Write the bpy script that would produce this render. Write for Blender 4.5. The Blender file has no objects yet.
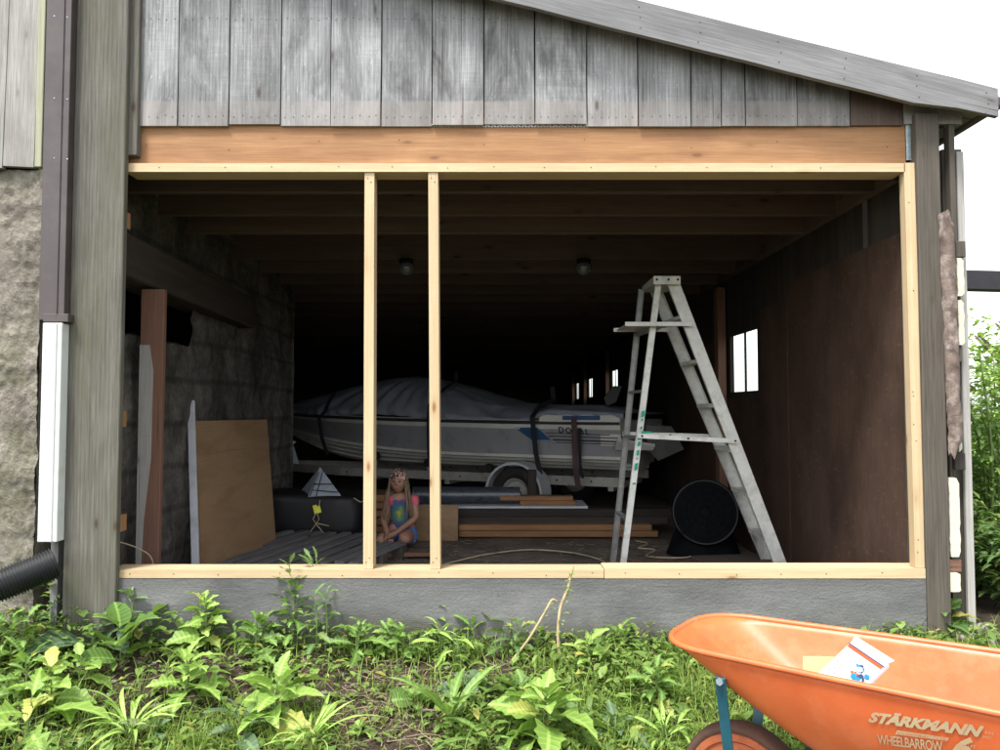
import bpy, math, random
from mathutils import Vector, Matrix, noise
random.seed(7)
R = math.radians
C = bpy.context.scene.collection
SC = bpy.context.scene
F = 780.0; PITCH = math.atan(35/F); CAMZ = 1.17
cp, sp = math.cos(PITCH), math.sin(PITCH)

def P(px, py, D):
    """pixel of the 1000x750 photograph at depth D (metres ahead) -> world point"""
    u = (px-500)/F; v = (375-py)/F
    y = cp - v*sp; z = sp + v*cp
    k = D/y
    return Vector((u*k, D, CAMZ+z*k))
def proj(p):
    y, z = p[1], p[2]-CAMZ
    d = y*cp+z*sp; v = -y*sp+z*cp
    return (500+F*p[0]/d, 375-F*v/d)
def nz(x, y, z=0.0, s=1.0): return noise.noise(Vector((x*s, y*s, z*s)))

# ------------------------------------------------------------------ mesh builder
class MB:
    def __init__(s):
        s.v=[]; s.f=[]; s.m=[]; s.gc=[]; s.rn=[]
    def add(s, vs, fs, gcs=None, m=0, rnd=None):
        b=len(s.v); r = random.random() if rnd is None else rnd
        s.v += [tuple(v) for v in vs]
        s.gc += [tuple(g) for g in (gcs or vs)]
        s.rn += [r]*len(vs)
        for f in fs: s.f.append(tuple(b+i for i in f)); s.m.append(m)
    def box(s, c, size, rot=None, axis=None, m=0, rnd=None):
        """axis: which local axis the wood grain follows"""
        c=Vector(c); hx,hy,hz=[a/2 for a in size]
        if axis is None: axis = max(range(3), key=lambda i:size[i])
        M = rot.to_matrix() if hasattr(rot,'to_matrix') else (rot or Matrix.Identity(3))
        loc=[Vector((x,y,z)) for x in(-hx,hx) for y in(-hy,hy) for z in(-hz,hz)]
        off=Vector((random.random()*20,random.random()*20,random.random()*20))
        gc=[]
        for l in loc:
            g={0:(l.x,l.y,l.z),1:(l.y,l.x,l.z),2:(l.z,l.x,l.y)}[axis]; gc.append(Vector(g)+off)
        fs=[(0,1,3,2),(4,6,7,5),(0,4,5,1),(2,3,7,6),(0,2,6,4),(1,5,7,3)]
        s.add([M@l+c for l in loc], fs, gc, m, rnd)
    def bx(s, x0,x1,y0,y1,z0,z1, axis=None, m=0, rnd=None):
        s.box(((x0+x1)/2,(y0+y1)/2,(z0+z1)/2),(abs(x1-x0),abs(y1-y0),abs(z1-z0)),None,axis,m,rnd)
    def beam(s, p0, p1, w, h, up=(0,0,1), m=0, rnd=None):
        p0=Vector(p0); p1=Vector(p1); d=(p1-p0); L=d.length; d.normalize()
        up=Vector(up)
        if abs(d.dot(up))>.98: up=Vector((0,1,0))
        sd=d.cross(up).normalized(); u2=sd.cross(d).normalized()
        M=Matrix((d,sd,u2)).transposed()
        s.box((p0+p1)/2,(L,w,h),M,0,m,rnd)
    def tube(s, pts, rad, n=8, m=0, cap=True, rnd=None):
        pts=[Vector(p) for p in pts]; k=len(pts)
        rs = rad if isinstance(rad,(list,tuple)) else [rad]*k
        vs=[];fs=[];gc=[]; L=0; prev=None
        for i,p in enumerate(pts):
            t=(pts[min(i+1,k-1)]-pts[max(i-1,0)])
            if t.length<1e-9: t=Vector((0,0,1))
            t.normalize()
            if prev is None:
                a=Vector((0,0,1)) if abs(t.z)<.9 else Vector((1,0,0)); x=t.cross(a).normalized()
            else:
                x=(prev-t*prev.dot(t)); x = x.normalized() if x.length>1e-6 else t.orthogonal().normalized()
            prev=x; y=t.cross(x)
            if i: L+=(p-pts[i-1]).length
            for j in range(n):
                a=2*math.pi*j/n
                o=(x*math.cos(a)+y*math.sin(a))*rs[i]
                vs.append(p+o); gc.append((L,math.cos(a)*rs[i],math.sin(a)*rs[i]))
        for i in range(k-1):
            for j in range(n):
                j2=(j+1)%n; fs.append((i*n+j,i*n+j2,(i+1)*n+j2,(i+1)*n+j))
        if cap: fs.append(tuple(range(n-1,-1,-1))); fs.append(tuple(range((k-1)*n,k*n)))
        s.add(vs,fs,gc,m,rnd)
    def lathe(s, c, prof, axis=(0,0,1), n=32, m=0, closed=False):
        """prof: list of (radius, offset along axis)"""
        ax=Vector(axis).normalized(); x=ax.orthogonal().normalized(); y=ax.cross(x); c=Vector(c)
        vs=[];fs=[]
        for r,h in prof:
            for j in range(n):
                a=2*math.pi*j/n; vs.append(c+ax*h+(x*math.cos(a)+y*math.sin(a))*r)
        k=len(prof)
        for i in range(k if closed else k-1):
            i2=(i+1)%k
            for j in range(n):
                j2=(j+1)%n; fs.append((i*n+j,i*n+j2,i2*n+j2,i2*n+j))
        if not closed:
            fs.append(tuple(range(n-1,-1,-1))); fs.append(tuple(range((k-1)*n,k*n)))
        s.add(vs,fs,None,m)
    def slab(s, poly, nrm, th, m=0, axis=None, rnd=None):
        """planar polygon (3d points) extruded by th along nrm"""
        poly=[Vector(p) for p in poly]; nv=Vector(nrm).normalized()*th; n=len(poly)
        off=Vector((random.random()*20,random.random()*20,random.random()*20))
        vs=poly+[p+nv for p in poly]
        ax=axis or (poly[1]-poly[0]); ax=Vector(ax).normalized(); n1=Vector(nrm).normalized(); s1=n1.cross(ax).normalized()
        gc=[Vector((v.dot(ax),v.dot(s1),v.dot(n1)))+off for v in vs]
        fs=[tuple(range(n-1,-1,-1)),tuple(range(n,2*n))]+[(i,(i+1)%n,n+(i+1)%n,n+i) for i in range(n)]
        s.add(vs,fs,gc,m,rnd)
    def grid(s, fn, nu, nv, m=0, gcf=None, close_u=False):
        vs=[];gc=[]
        for i in range(nu+1):
            for j in range(nv+1):
                p=fn(i/nu,j/nv); vs.append(p); gc.append(gcf(i/nu,j/nv) if gcf else p)
        fs=[]
        for i in range(nu):
            for j in range(nv):
                a=i*(nv+1)+j; fs.append((a,a+nv+1,a+nv+2,a+1))
        s.add(vs,fs,gc,m,.5)
    def build(s, name, mats, parent=None, smooth=False, bevel=0, autosm=False):
        me=bpy.data.meshes.new(name); me.from_pydata(s.v,[],s.f)
        if not isinstance(mats,(list,tuple)): mats=[mats]
        for m in mats: me.materials.append(m)
        if len(mats)>1: me.polygons.foreach_set('material_index',s.m)
        a=me.attributes.new('gc','FLOAT_VECTOR','POINT'); a.data.foreach_set('vector',[x for g in s.gc for x in g])
        a=me.attributes.new('rnd','FLOAT','POINT'); a.data.foreach_set('value',s.rn)
        me.update()
        if smooth: me.polygons.foreach_set('use_smooth',[True]*len(me.polygons))
        if autosm:
            me.polygons.foreach_set('use_smooth',[True]*len(me.polygons))
            me.set_sharp_from_angle(angle=R(35))
        o=bpy.data.objects.new(name,me); C.objects.link(o)
        if parent is not None:
            o.parent=parent; o.matrix_parent_inverse=parent.matrix_world.inverted() if False else Matrix.Translation(-parent.location)
        if bevel:
            b=o.modifiers.new('bevel','BEVEL'); b.width=bevel; b.segments=1; b.limit_method='ANGLE'; b.angle_limit=R(50)
        return o

def tag(o,label=None,cat=None,group=None,kind=None):
    if label: o['label']=label
    if cat: o['category']=cat
    if group: o['group']=group
    if kind: o['kind']=kind
    return o
def thing(name,label,cat,loc=(0,0,0),group=None):
    o=bpy.data.objects.new(name,None); C.objects.link(o); o.location=loc; o.empty_display_size=.1
    return tag(o,label,cat,group)
def struct(o): o['kind']='structure'; return o

# ------------------------------------------------------------------ materials
class NT:
    def __init__(s,name):
        s.mat=bpy.data.materials.new(name); s.mat.use_nodes=True; s.t=s.mat.node_tree; s.t.nodes.clear()
        s.out=s.n('ShaderNodeOutputMaterial'); s.b=s.n('ShaderNodeBsdfPrincipled'); s.l(s.b,s.out.inputs['Surface'])
    def n(s,ty,ins=None,**kw):
        nd=s.t.nodes.new(ty)
        for k,v in kw.items(): setattr(nd,k,v)
        for k,v in (ins or {}).items(): s.set(nd.inputs[k],v)
        return nd
    def set(s,sock,v):
        if isinstance(v,bpy.types.NodeSocket): s.t.links.new(v,sock)
        elif isinstance(v,bpy.types.Node): s.t.links.new(v.outputs[0],sock)
        else:
            if sock.type=='RGBA' and len(v)==3: v=(*v,1)
            sock.default_value=v
    def l(s,a,sock): s.set(sock,a)
    def attr(s,nm,o='Vector'): return s.n('ShaderNodeAttribute',attribute_name=nm).outputs[o]
    def map(s,vec,sc,loc=(0,0,0)): return s.n('ShaderNodeMapping',{'Vector':vec,'Scale':sc,'Location':loc}).outputs[0]
    def noise(s,vec,scale=1,detail=5,rough=.55,dist=0,o=0):
        return s.n('ShaderNodeTexNoise',{'Vector':vec,'Scale':scale,'Detail':detail,'Roughness':rough,'Distortion':dist}).outputs[o]
    def vor(s,vec,scale=1,feature='F1',rand=1):
        return s.n('ShaderNodeTexVoronoi',{'Vector':vec,'Scale':scale,'Randomness':rand},feature=feature).outputs['Distance']
    def ramp(s,fac,stops,interp='LINEAR'):
        r=s.n('ShaderNodeValToRGB',{'Fac':fac}); r.color_ramp.interpolation=interp
        e=r.color_ramp.elements
        while len(e)<len(stops): e.new(.5)
        for i,(p,c) in enumerate(stops):
            if not isinstance(c,(tuple,list)): c=(c,c,c)
            e[i].position=p; e[i].color=(*c,1)
        return r.outputs[0]
    def mr(s,v,a,b,c=0,d=1): return s.n('ShaderNodeMapRange',{0:v,1:a,2:b,3:c,4:d},clamp=True).outputs[0]
    def math(s,op,a,b=0,clamp=False): return s.n('ShaderNodeMath',{0:a,1:b},operation=op,use_clamp=clamp).outputs[0]
    def mix(s,f,a,b,mode='MIX'):
        m=s.n('ShaderNodeMix',data_type='RGBA',blend_type=mode); s.set(m.inputs[0],f); s.set(m.inputs[6],a); s.set(m.inputs[7],b); return m.outputs[2]
    def obj(s): return s.n('ShaderNodeTexCoord').outputs['Object']
    def geo(s): return s.n('ShaderNodeNewGeometry').outputs['Position']
    def sep(s,v): return s.n('ShaderNodeSeparateXYZ',{0:v}).outputs
    def bump(s,h,strength=.4,dist=.01): 
        b=s.n('ShaderNodeBump',{'Height':h,'Strength':strength,'Distance':dist}); s.l(b,s.b.inputs['Normal'])
    def fin(s,col=None,rough=None,metal=None,spec=None):
        if col is not None: s.set(s.b.inputs['Base Color'],col)
        if rough is not None: s.set(s.b.inputs['Roughness'],rough)
        if metal is not None: s.set(s.b.inputs['Metallic'],metal)
        if spec is not None: s.set(s.b.inputs['Specular IOR Level'],spec)
        return s.mat

def wood(name,c1,c2,knot=.5,stain=None,samt=.5,var=.35,g=(1.1,26),contrast=1.0,rough=.82,band=None,fiber=.25,kcol=(.05,.03,.02),saws=0):
    t=NT(name); gc=t.attr('gc'); rn=t.attr('rnd','Fac')
    big=t.noise(t.map(gc,(g[0],g[1],g[1])),1,6,.6,.5)
    fine=t.noise(t.map(gc,(5,170,170)),1,3,.6)
    rings=t.n('ShaderNodeTexWave',{'Vector':t.map(gc,(.35,7,7)),'Scale':2.2,'Distortion':9,'Detail':3,'Detail Scale':.7},wave_type='BANDS',bands_direction='Y').outputs['Fac']
    mid=t.noise(t.map(gc,(g[0]*1.5,g[1]*3.5,g[1]*3.5),(3,1,7)),1,7,.72,.3)
    blot=t.noise(t.map(gc,(2.2,5,5),(9,2,4)),1,6,.6,.8)
    f=t.math('ADD',t.math('ADD',t.math('MULTIPLY',big,.38),t.math('MULTIPLY',mid,.22)),t.math('ADD',t.math('MULTIPLY',rings,.08),t.math('MULTIPLY',blot,.32)))
    col=t.mix(t.mr(f,.5-.22/contrast,.5+.22/contrast),c1,c2)
    col=t.mix(fiber,col,t.ramp(fine,[(.3,.35),(.7,1.3)]),'MULTIPLY') if fiber else col
    saw=t.noise(t.map(gc,(110,5,5)),1,3,.6)
    col=t.mix(t.math('MULTIPLY',t.mr(blot,.45,.6),.22 if saws else .06),col,t.ramp(saw,[(.35,.5),(.6,1.2)]),'MULTIPLY')
    if saws: col=t.mix(t.mr(t.noise(t.map(gc,(26,90,90)),1,3,.7),.62,.74,0,saws),col,tuple(min(1,x*1.7) for x in c2))
    if stain:
        st=t.noise(t.map(gc,(1.3,4.5,4.5)),1,6,.65,.6)
        sf=t.mr(st,.47,.68,0,samt)
        col=t.mix(sf,col,stain)
    if band:  # paler, once covered strip at the foot of the boards, world height z < band[0]
        z=t.sep(t.geo())[2]
        wob=t.math('ADD',z,t.mr(t.noise(t.geo(),9,3),0,1,-.012,.012))
        col=t.mix(t.math('MULTIPLY',t.mr(wob,band[0]-.006,band[0]+.006,1,0),t.mr(t.noise(t.geo(),3.5,5,.7),.35,.6,.25,.75)),col,t.mix(t.mr(big,.3,.7),band[1],band[2]))
    ck=t.noise(t.map(gc,(.9,60,60),(5,5,5)),1,2,.5); col=t.mix(t.mr(ck,.70,.73,0,.75 if rough>.8 else .25),col,kcol)   # drying cracks
    if knot:
        kd=t.vor(t.map(gc,(3.1,8.5,8.5)),1)
        kf=t.mr(kd,.05,.11,knot*1.2,0)
        col=t.mix(kf,col,kcol)
        kr=t.mr(kd,.11,.24,knot*.35,0); col=t.mix(kr,col,t.mix(.5,c1,kcol))
    hs=t.n('ShaderNodeHueSaturation',{'Color':col,'Value':t.mr(rn,0,1,1-var/2,1+var/2)})
    t.bump(t.math('ADD',big,t.math('MULTIPLY',fine,.6)),.35,.004)
    return t.fin(hs.outputs[0],rough,spec=.25)

def plain(name,c,rough=.6,metal=0,nscale=6,var=.25,bump=0,spec=.4,dirt=None,ds=3,damt=.6):
    t=NT(name); o=t.obj()
    n=t.noise(o,nscale,6,.6)
    col=t.mix(t.mr(n,.3,.7),tuple(x*(1-var) for x in c),tuple(min(1,x*(1+var)) for x in c))
    if dirt: col=t.mix(t.mr(t.noise(o,ds,7,.7),.48,.68,0,damt),col,dirt)
    if bump: t.bump(t.noise(o,nscale*8,4,.6),bump,.003)
    rr=t.mr(n,.3,.7,rough*.85,min(1,rough*1.1))
    return t.fin(col,rr,metal,spec)

M={}
M['grey']=wood('weathered_wood',(.135,.136,.14),(.36,.363,.375),knot=.6,stain=(.045,.047,.046),samt=.95,var=.3,g=(1.6,9),contrast=1.35,fiber=.5,saws=.5,
               band=(P(400,101,3.86).z,(.19,.172,.16),(.31,.285,.27)))
M['greyplain']=wood('weathered_fascia',(.15,.15,.156),(.25,.25,.256),knot=.9,stain=(.10,.10,.105),samt=.5,var=.2,g=(1.2,12),fiber=.4,contrast=1.2)
M['post']=wood('mossy_post_wood',(.080,.075,.062),(.158,.150,.130),knot=.8,contrast=1.5,stain=(.075,.082,.045),samt=.65,var=.1,g=(.8,18),fiber=.5)
M['post2']=wood('brown_post_wood',(.06,.052,.043),(.12,.105,.088),knot=.3,stain=(.09,.08,.06),samt=.5,var=.15,fiber=.5)
M['pine']=wood('new_pine',(.43,.315,.185),(.57,.45,.285),knot=.8,var=.15,contrast=1.2,stain=(.42,.29,.16),samt=.4,rough=.65,fiber=.15,kcol=(.22,.10,.04))
M['fir']=wood('header_fir',(.23,.115,.055),(.37,.205,.10),knot=.55,stain=(.20,.105,.055),samt=.6,var=.15,contrast=1.4,rough=.7,fiber=.3,kcol=(.09,.04,.02))
M['joist']=wood('joist_wood',(.08,.057,.05),(.15,.11,.095),knot=.8,var=.3,rough=.8,kcol=(.04,.02,.015))
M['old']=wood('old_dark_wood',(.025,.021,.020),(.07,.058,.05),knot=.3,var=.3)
M['ply']=wood('brown_plywood',(.27,.17,.09),(.36,.24,.14),knot=0,var=.1,g=(.8,6),contrast=.6,rough=.6,stain=(.17,.09,.05),samt=.5,fiber=.1)
M['floorwood']=wood('dusty_planks',(.055,.047,.042),(.12,.10,.085),knot=.3,var=.4,stain=(.10,.08,.07),samt=.7)
M['twotone']=wood('red_plank',(.15,.08,.056),(.22,.12,.085),knot=.4,var=.1)

# osb lining: brown with flakes
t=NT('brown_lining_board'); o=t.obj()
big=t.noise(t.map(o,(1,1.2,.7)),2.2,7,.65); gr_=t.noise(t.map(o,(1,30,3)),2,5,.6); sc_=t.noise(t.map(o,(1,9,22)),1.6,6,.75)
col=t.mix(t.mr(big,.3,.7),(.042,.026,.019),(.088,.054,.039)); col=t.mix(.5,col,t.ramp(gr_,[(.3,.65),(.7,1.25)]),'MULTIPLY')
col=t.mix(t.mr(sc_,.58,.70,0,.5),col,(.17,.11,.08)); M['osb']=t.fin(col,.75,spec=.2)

def stone(name,c1,c2,moss,s=1):
    t=NT(name); o=t.obj(); crs=t.n('ShaderNodeTexWave',{'Vector':t.map(o,(.25,.25,1)),'Scale':1.15,'Distortion':1.6,'Detail':3},bands_direction='Z').outputs['Fac']
    a=t.noise(o,5*s,8,.7); b=t.noise(o,38*s,6,.7); d=t.vor(o,26*s)
    col=t.mix(t.mr(a,.35,.65),c1,c2)
    col=t.mix(.6,col,t.ramp(b,[(.3,.45),(.7,1.35)]),'MULTIPLY')
    col=t.mix(t.mr(t.noise(t.map(o,(1,1,.6)),2.3*s,6,.7),.5,.66,0,.6),col,moss)
    pit=t.noise(o,75*s,5,.75); col=t.mix(t.mr(pit,.58,.70,0,.75),col,tuple(x*.25 for x in c1)); col=t.mix(t.mr(crs,.0,.10,.45,0),col,tuple(x*.4 for x in c1))
    t.bump(t.math('ADD',t.math('MULTIPLY',b,.9),t.math('ADD',t.math('MULTIPLY',d,.5),pit)),.9,.02)
    return t.fin(col,.92,spec=.15)
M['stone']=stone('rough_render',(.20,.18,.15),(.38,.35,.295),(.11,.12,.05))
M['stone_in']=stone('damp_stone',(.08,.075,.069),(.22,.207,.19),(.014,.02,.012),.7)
# foundation concrete with trowel ripples and damp streaks
t=NT('foundation_concrete'); o=t.obj(); 
rip=t.noise(t.map(o,(4,1,22)),1.3,7,.75,1.6); bl=t.noise(t.map(o,(1.4,1,3)),1.2,5,.6)
col=t.mix(t.mr(bl,.35,.65),(.085,.085,.087),(.18,.18,.178)); col=t.mix(t.mr(rip,.56,.76,0,.3),col,(.24,.24,.235))
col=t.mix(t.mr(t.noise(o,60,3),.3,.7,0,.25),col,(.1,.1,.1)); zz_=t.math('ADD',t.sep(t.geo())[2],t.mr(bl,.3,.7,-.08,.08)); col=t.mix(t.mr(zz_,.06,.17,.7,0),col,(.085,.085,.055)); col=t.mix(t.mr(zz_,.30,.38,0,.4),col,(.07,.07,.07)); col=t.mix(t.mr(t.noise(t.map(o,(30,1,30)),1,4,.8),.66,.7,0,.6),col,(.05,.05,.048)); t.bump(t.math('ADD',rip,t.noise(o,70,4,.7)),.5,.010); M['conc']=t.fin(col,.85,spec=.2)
# soil
t=NT('garden_soil'); o=t.obj()
a=t.noise(o,3,8,.7); b=t.noise(o,45,6,.75)
col=t.mix(t.mr(a,.35,.65),(.045,.032,.024),(.105,.078,.058)); col=t.mix(.7,col,t.ramp(b,[(.3,.4),(.7,1.5)]),'MULTIPLY')
col=t.mix(t.mr(t.vor(o,38),.10,.16,.75,0),col,(.32,.28,.24)); 
gr=t.mr(t.n('ShaderNodeVectorMath',{0:o},operation='LENGTH').outputs['Value'],7,14)
col=t.mix(gr,col,t.mix(t.mr(a,.3,.7),(.045,.085,.02),(.09,.13,.035)))
t.bump(t.math('ADD',a,b),.9,.03); M['soil']=t.fin(col,.95,spec=.1)
t=NT('dirt_floor'); o=t.obj(); a=t.noise(o,2.5,8,.7); b=t.noise(o,40,5,.7)
col=t.mix(t.mr(a,.35,.65),(.12,.10,.086),(.24,.205,.175)); col=t.mix(.6,col,t.ramp(b,[(.3,.5),(.7,1.3)]),'MULTIPLY'); t.bump(b,.6,.01)
M['dirt']=t.fin(col,.95,spec=.1)

def leafmat(name,c1,c2,trans=.35,vein=True,rough=.5):
    t=NT(name); gc=t.attr('gc'); rn=t.attr('rnd','Fac'); sx=t.sep(gc)
    base=t.mix(rn,c1,c2)
    base=t.mix(t.mr(t.noise(t.obj(),25,4,.6),.3,.7,0,.35),base,tuple(x*.6 for x in c1))
    base=t.mix(t.mr(rn,.93,.97,0,.8),base,(.42,.36,.10)); base=t.mix(t.mr(t.noise(t.obj(),55,4,.7),.66,.72,0,.7),base,(.20,.15,.06))
    if vein:
        ac=t.math('ABSOLUTE',sx[1]); mid=t.mr(ac,.02,.07,.55,0)
        ph=t.math('SUBTRACT',t.math('MULTIPLY',sx[0],52),t.math('MULTIPLY',ac,14)); sv=t.mr(t.math('SINE',ph),.8,1,0,.3)
        base=t.mix(t.math('MAXIMUM',mid,sv),base,tuple(min(1,x*1.7+.03) for x in c2))
        t.bump(t.math('SINE',ph),.25,.003)
    t.fin(base,rough,spec=.4)
    tr=t.n('ShaderNodeBsdfTranslucent',{'Color':t.mix(.5,base,(.25,.42,.05))})
    mx=t.n('ShaderNodeMixShader',{0:trans,1:t.b.outputs[0],2:tr.outputs[0]}); t.l(mx,t.out.inputs['Surface'])
    return t.mat
M['leaf']=leafmat('leaf_mid',(.095,.18,.038),(.17,.285,.06))
M['leafpale']=leafmat('leaf_pale',(.19,.32,.06),(.29,.44,.095))
M['leafdark']=leafmat('leaf_dark',(.06,.12,.032),(.11,.19,.055))
M['leafgrey']=leafmat('leaf_greygreen',(.08,.14,.075),(.13,.20,.10))
M['grass']=leafmat('grass_blade',(.15,.25,.04),(.30,.42,.09),.35,False)
M['cover']=leafmat('ground_cover_leaf',(.10,.175,.038),(.26,.38,.09),.3,False)
M['stem']=plain('green_stem',(.12,.18,.05),.6)
M['drystem']=plain('dry_stem',(.36,.28,.16),.8,var=.35,nscale=20)
M['straw']=plain('straw',(.20,.155,.10),.85,var=.55,nscale=8)
M['bark']=plain('bark',(.10,.08,.06),.9,var=.5,nscale=15,bump=.8)
M['yellow']=plain('yellow_petal',(.75,.60,.05),.6)
M['black']=plain('black_plastic',(.012,.013,.015),.45,var=.3)
M['bag']=plain('black_bag',(.012,.012,.014),.55,var=.3,bump=.3)
M['fan']=plain('dark_painted_metal',(.006,.0065,.008),.95,var=.3,spec=.08)
M['brownmetal']=plain('brown_downspout',(.055,.042,.042),.35,.0,spec=.5,var=.15,dirt=(.09,.08,.07),ds=9,damt=.4)
M['whitemetal']=plain('white_downspout',(.58,.60,.60),.4,0,var=.06,dirt=(.35,.36,.30),ds=7,damt=.4)
M['galv']=plain('galvanised_steel',(.42,.52,.55),.4,.7,nscale=30,dirt=(.12,.16,.16),ds=14)
M['teal']=plain('teal_steel',(.02,.10,.14),.4,.1,var=.3,dirt=(.06,.05,.04),ds=16,damt=.35)
M['alu']=plain('worn_aluminium',(.60,.61,.575),.5,.1,nscale=10,var=.12,dirt=(.30,.32,.27),ds=14,damt=.6)
M['aludark']=plain('dull_aluminium',(.32,.33,.32),.5,.4,nscale=10,dirt=(.15,.15,.14),ds=12,damt=.6)
M['rust']=plain('nail_rust',(.06,.035,.025),.8)
M['foam']=plain('cream_foam',(.56,.54,.44),.85,var=.1,nscale=30,bump=.8)
M['roofing']=plain('roof_felt',(.10,.10,.11),.8,var=.3)
M['lath']=plain('dark_gap',(.03,.03,.03),.9)
M['gel']=plain('cream_gelcoat',(.74,.73,.68),.25,var=.05,dirt=(.42,.40,.36),ds=2,damt=.5)
M['gelgrey']=plain('grey_gelcoat',(.34,.34,.36),.3,var=.06)
M['blue']=plain('blue_decal',(.04,.11,.24),.35,var=.1)
M['darkdecal']=plain('dark_decal',(.03,.03,.035),.5)
M['canvas']=plain('blue_grey_canvas',(.25,.27,.33),.85,var=.15,nscale=4,bump=.3,dirt=(.32,.34,.40),ds=2)
M['strap']=plain('dark_webbing',(.022,.022,.028),.8,bump=.5)
M['strapred']=plain('maroon_webbing',(.10,.055,.06),.8,bump=.5)
M['galvtr']=plain('trailer_galvanised',(.46,.45,.41),.55,.15,dirt=(.16,.10,.07),ds=6,damt=.7)
M['fender']=plain('white_mudguard',(.60,.62,.66),.4,var=.08)
M['tyre']=plain('tyre_rubber',(.03,.026,.024),.85,bump=.4,dirt=(.11,.07,.05),ds=8,damt=.5)
M['tray']=None
M['card']=plain('white_card',(.55,.55,.56),.5,var=.03)
M['cardorange']=plain('orange_print',(.50,.07,.02),.5,var=.05)
M['cardblue']=plain('blue_print',(.01,.16,.40),.5,var=.15)
M['cardink']=plain('ink_print',(.03,.04,.09),.5,var=.15)
M['cardtan']=plain('peach_card',(.60,.27,.13),.7,var=.06)
M['decalbeige']=plain('beige_lettering',(.42,.335,.20),.6,var=.12,dirt=(.55,.22,.09),ds=30,damt=.5)
M['greypanel']=plain('blue_grey_panel',(.30,.34,.40),.55,var=.15,dirt=(.18,.2,.23),ds=6)
M['roll']=plain('dark_plastic_roll',(.05,.058,.075),.3,var=.35,nscale=18,bump=.6,spec=.6)
M['whiteboard']=plain('chalky_board',(.50,.52,.56),.7,var=.12,dirt=(.30,.31,.33),ds=8)
M['cord']=plain('pale_cord',(.42,.36,.24),.8)
M['tag']=plain('yellow_tag',(.80,.78,.08),.6)
M['rock']=plain('field_rock',(.26,.23,.20),.9,var=.4,nscale=9,bump=.8)
t=NT('barn_window_glass'); tb=t.n('ShaderNodeBsdfTransparent',{'Color':(.93,.96,.94)}); gl=t.n('ShaderNodeBsdfGlossy',{'Roughness':.05})
mx=t.n('ShaderNodeMixShader',{0:.07,1:tb.outputs[0],2:gl.outputs[0]}); t.l(mx,t.out.inputs['Surface']); M['glass']=t.mat
# wheelbarrow poly tray
t=NT('orange_tray'); o=t.obj(); n=t.noise(o,5,6,.65); sc=t.noise(t.map(o,(60,60,9)),1,4,.7)
col=t.mix(t.mr(n,.3,.7),(.53,.105,.030),(.63,.155,.052)); col=t.mix(t.mr(sc,.66,.74,0,.35),col,(.42,.07,.02))
col=t.mix(t.mr(t.noise(o,3.5,7,.75),.52,.7,0,.35),col,(.62,.30,.16))
col=t.mix(t.mr(t.vor(o,17),.03,.07,.6,0),col,(.40,.09,.03))
t.bump(n,.15,.01); t.fin(col,.42,spec=.5); M['tray']=t.mat
# boat: materials by index inside one hull

# ------------------------------------------------------------------ ground
FY=3.86          # plane of the siding face
def gz(x,y):
    if y>4.02 and -4.4<x<2.2: return -.08
    yy=min(y,3.9)
    s=max(0,3.9-yy); z=.045-.21*min(s,1.7)-.03*max(0,min(s-1.7,3))
    if x<-1.2: z+=.05*min(1,(-1.2-x)/1.0)*max(0,1-s)
    if x>1.8: z+=.05*min(1,(x-1.8)/.5)*max(0,1-s)
    far=max(abs(x)-8,0)+max(abs(y-4)-8,0)
    k=1/(1+far*.3)
    z+= k*(.035*nz(x,y,3,1.7)+.018*nz(x,y,1,5)+.010*nz(x,y,2,14))
    return z
def G(px,py):
    lo=1.3; 
    D=3.9
    for _ in range(30):
        p=P(px,py,D); g=gz(p.x,D)
        if p.z<g: D-=.06
        else: break
    a,b=D,D+.06
    for _ in range(12):
        m=(a+b)/2; p=P(px,py,m)
        if p.z<gz(p.x,m): b=m
        else: a=m
    p=P(px,py,a); return Vector((p.x,a,gz(p.x,a)))
xs=[-300,-120,-60,-30,-18,-12,-9,-7,-6,-5,-4.4]+[-4+.05*i for i in range(170)]+[4.6,5,5.6,6.5,8,10,14,20,30,60,120,300]
ys=[-200,-80,-40,-20,-10,-5,-3,-1.5,-.5,.3,.9]+[1.2+.04*i for i in range(76)]+[4.4,5,6,7,8,10,12,16,20,30,60,120,300]
mb=MB(); vs=[(x,y,gz(x,y)) for x in xs for y in ys]; n=len(ys)
mb.add(vs,[(i*n+j,(i+1)*n+j,(i+1)*n+j+1,i*n+j+1) for i in range(len(xs)-1) for j in range(n-1)],None)
struct(mb.build('ground',M['soil'],smooth=True))
mb=MB(); mb.grid(lambda u,v:Vector((-4.3+6.5*u,4.03+19*v*v,.012*nz(u*6.5,v*19,0,2))),90,120)
struct(mb.build('floor',M['dirt'],smooth=True))

# ------------------------------------------------------------------ barn
barn=thing('barn','old grey timber barn wall with a newly framed opening showing a dark boat shed','barn',(0,3.9,0))
XL,XR=P(115,590,3.8).x, P(948,600,3.85).x
sill_top=P(500,568,3.86).z; sill_bot=P(500,577,3.86).z
pl_top=P(500,164,3.86).z; pl_bot=P(500,173,3.86).z
xj=P(913,570,3.86).x; xl=P(118,570,3.86).x-.03
def lerp_(a,b,t): return a+(b-a)*t
def nail(mb,x,y,z): mb.lathe((x,y-.0015,z),[(.003,0),(.003,.003)],(0,1,0),6,1)
def nails(mb,x0,x1,y,z,st=.255,j=.01):
    x=x0+.1
    while x<x1-.04: nail(mb,x,y,z+random.uniform(-j,j)); x+=st*random.uniform(.8,1.2)
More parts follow.
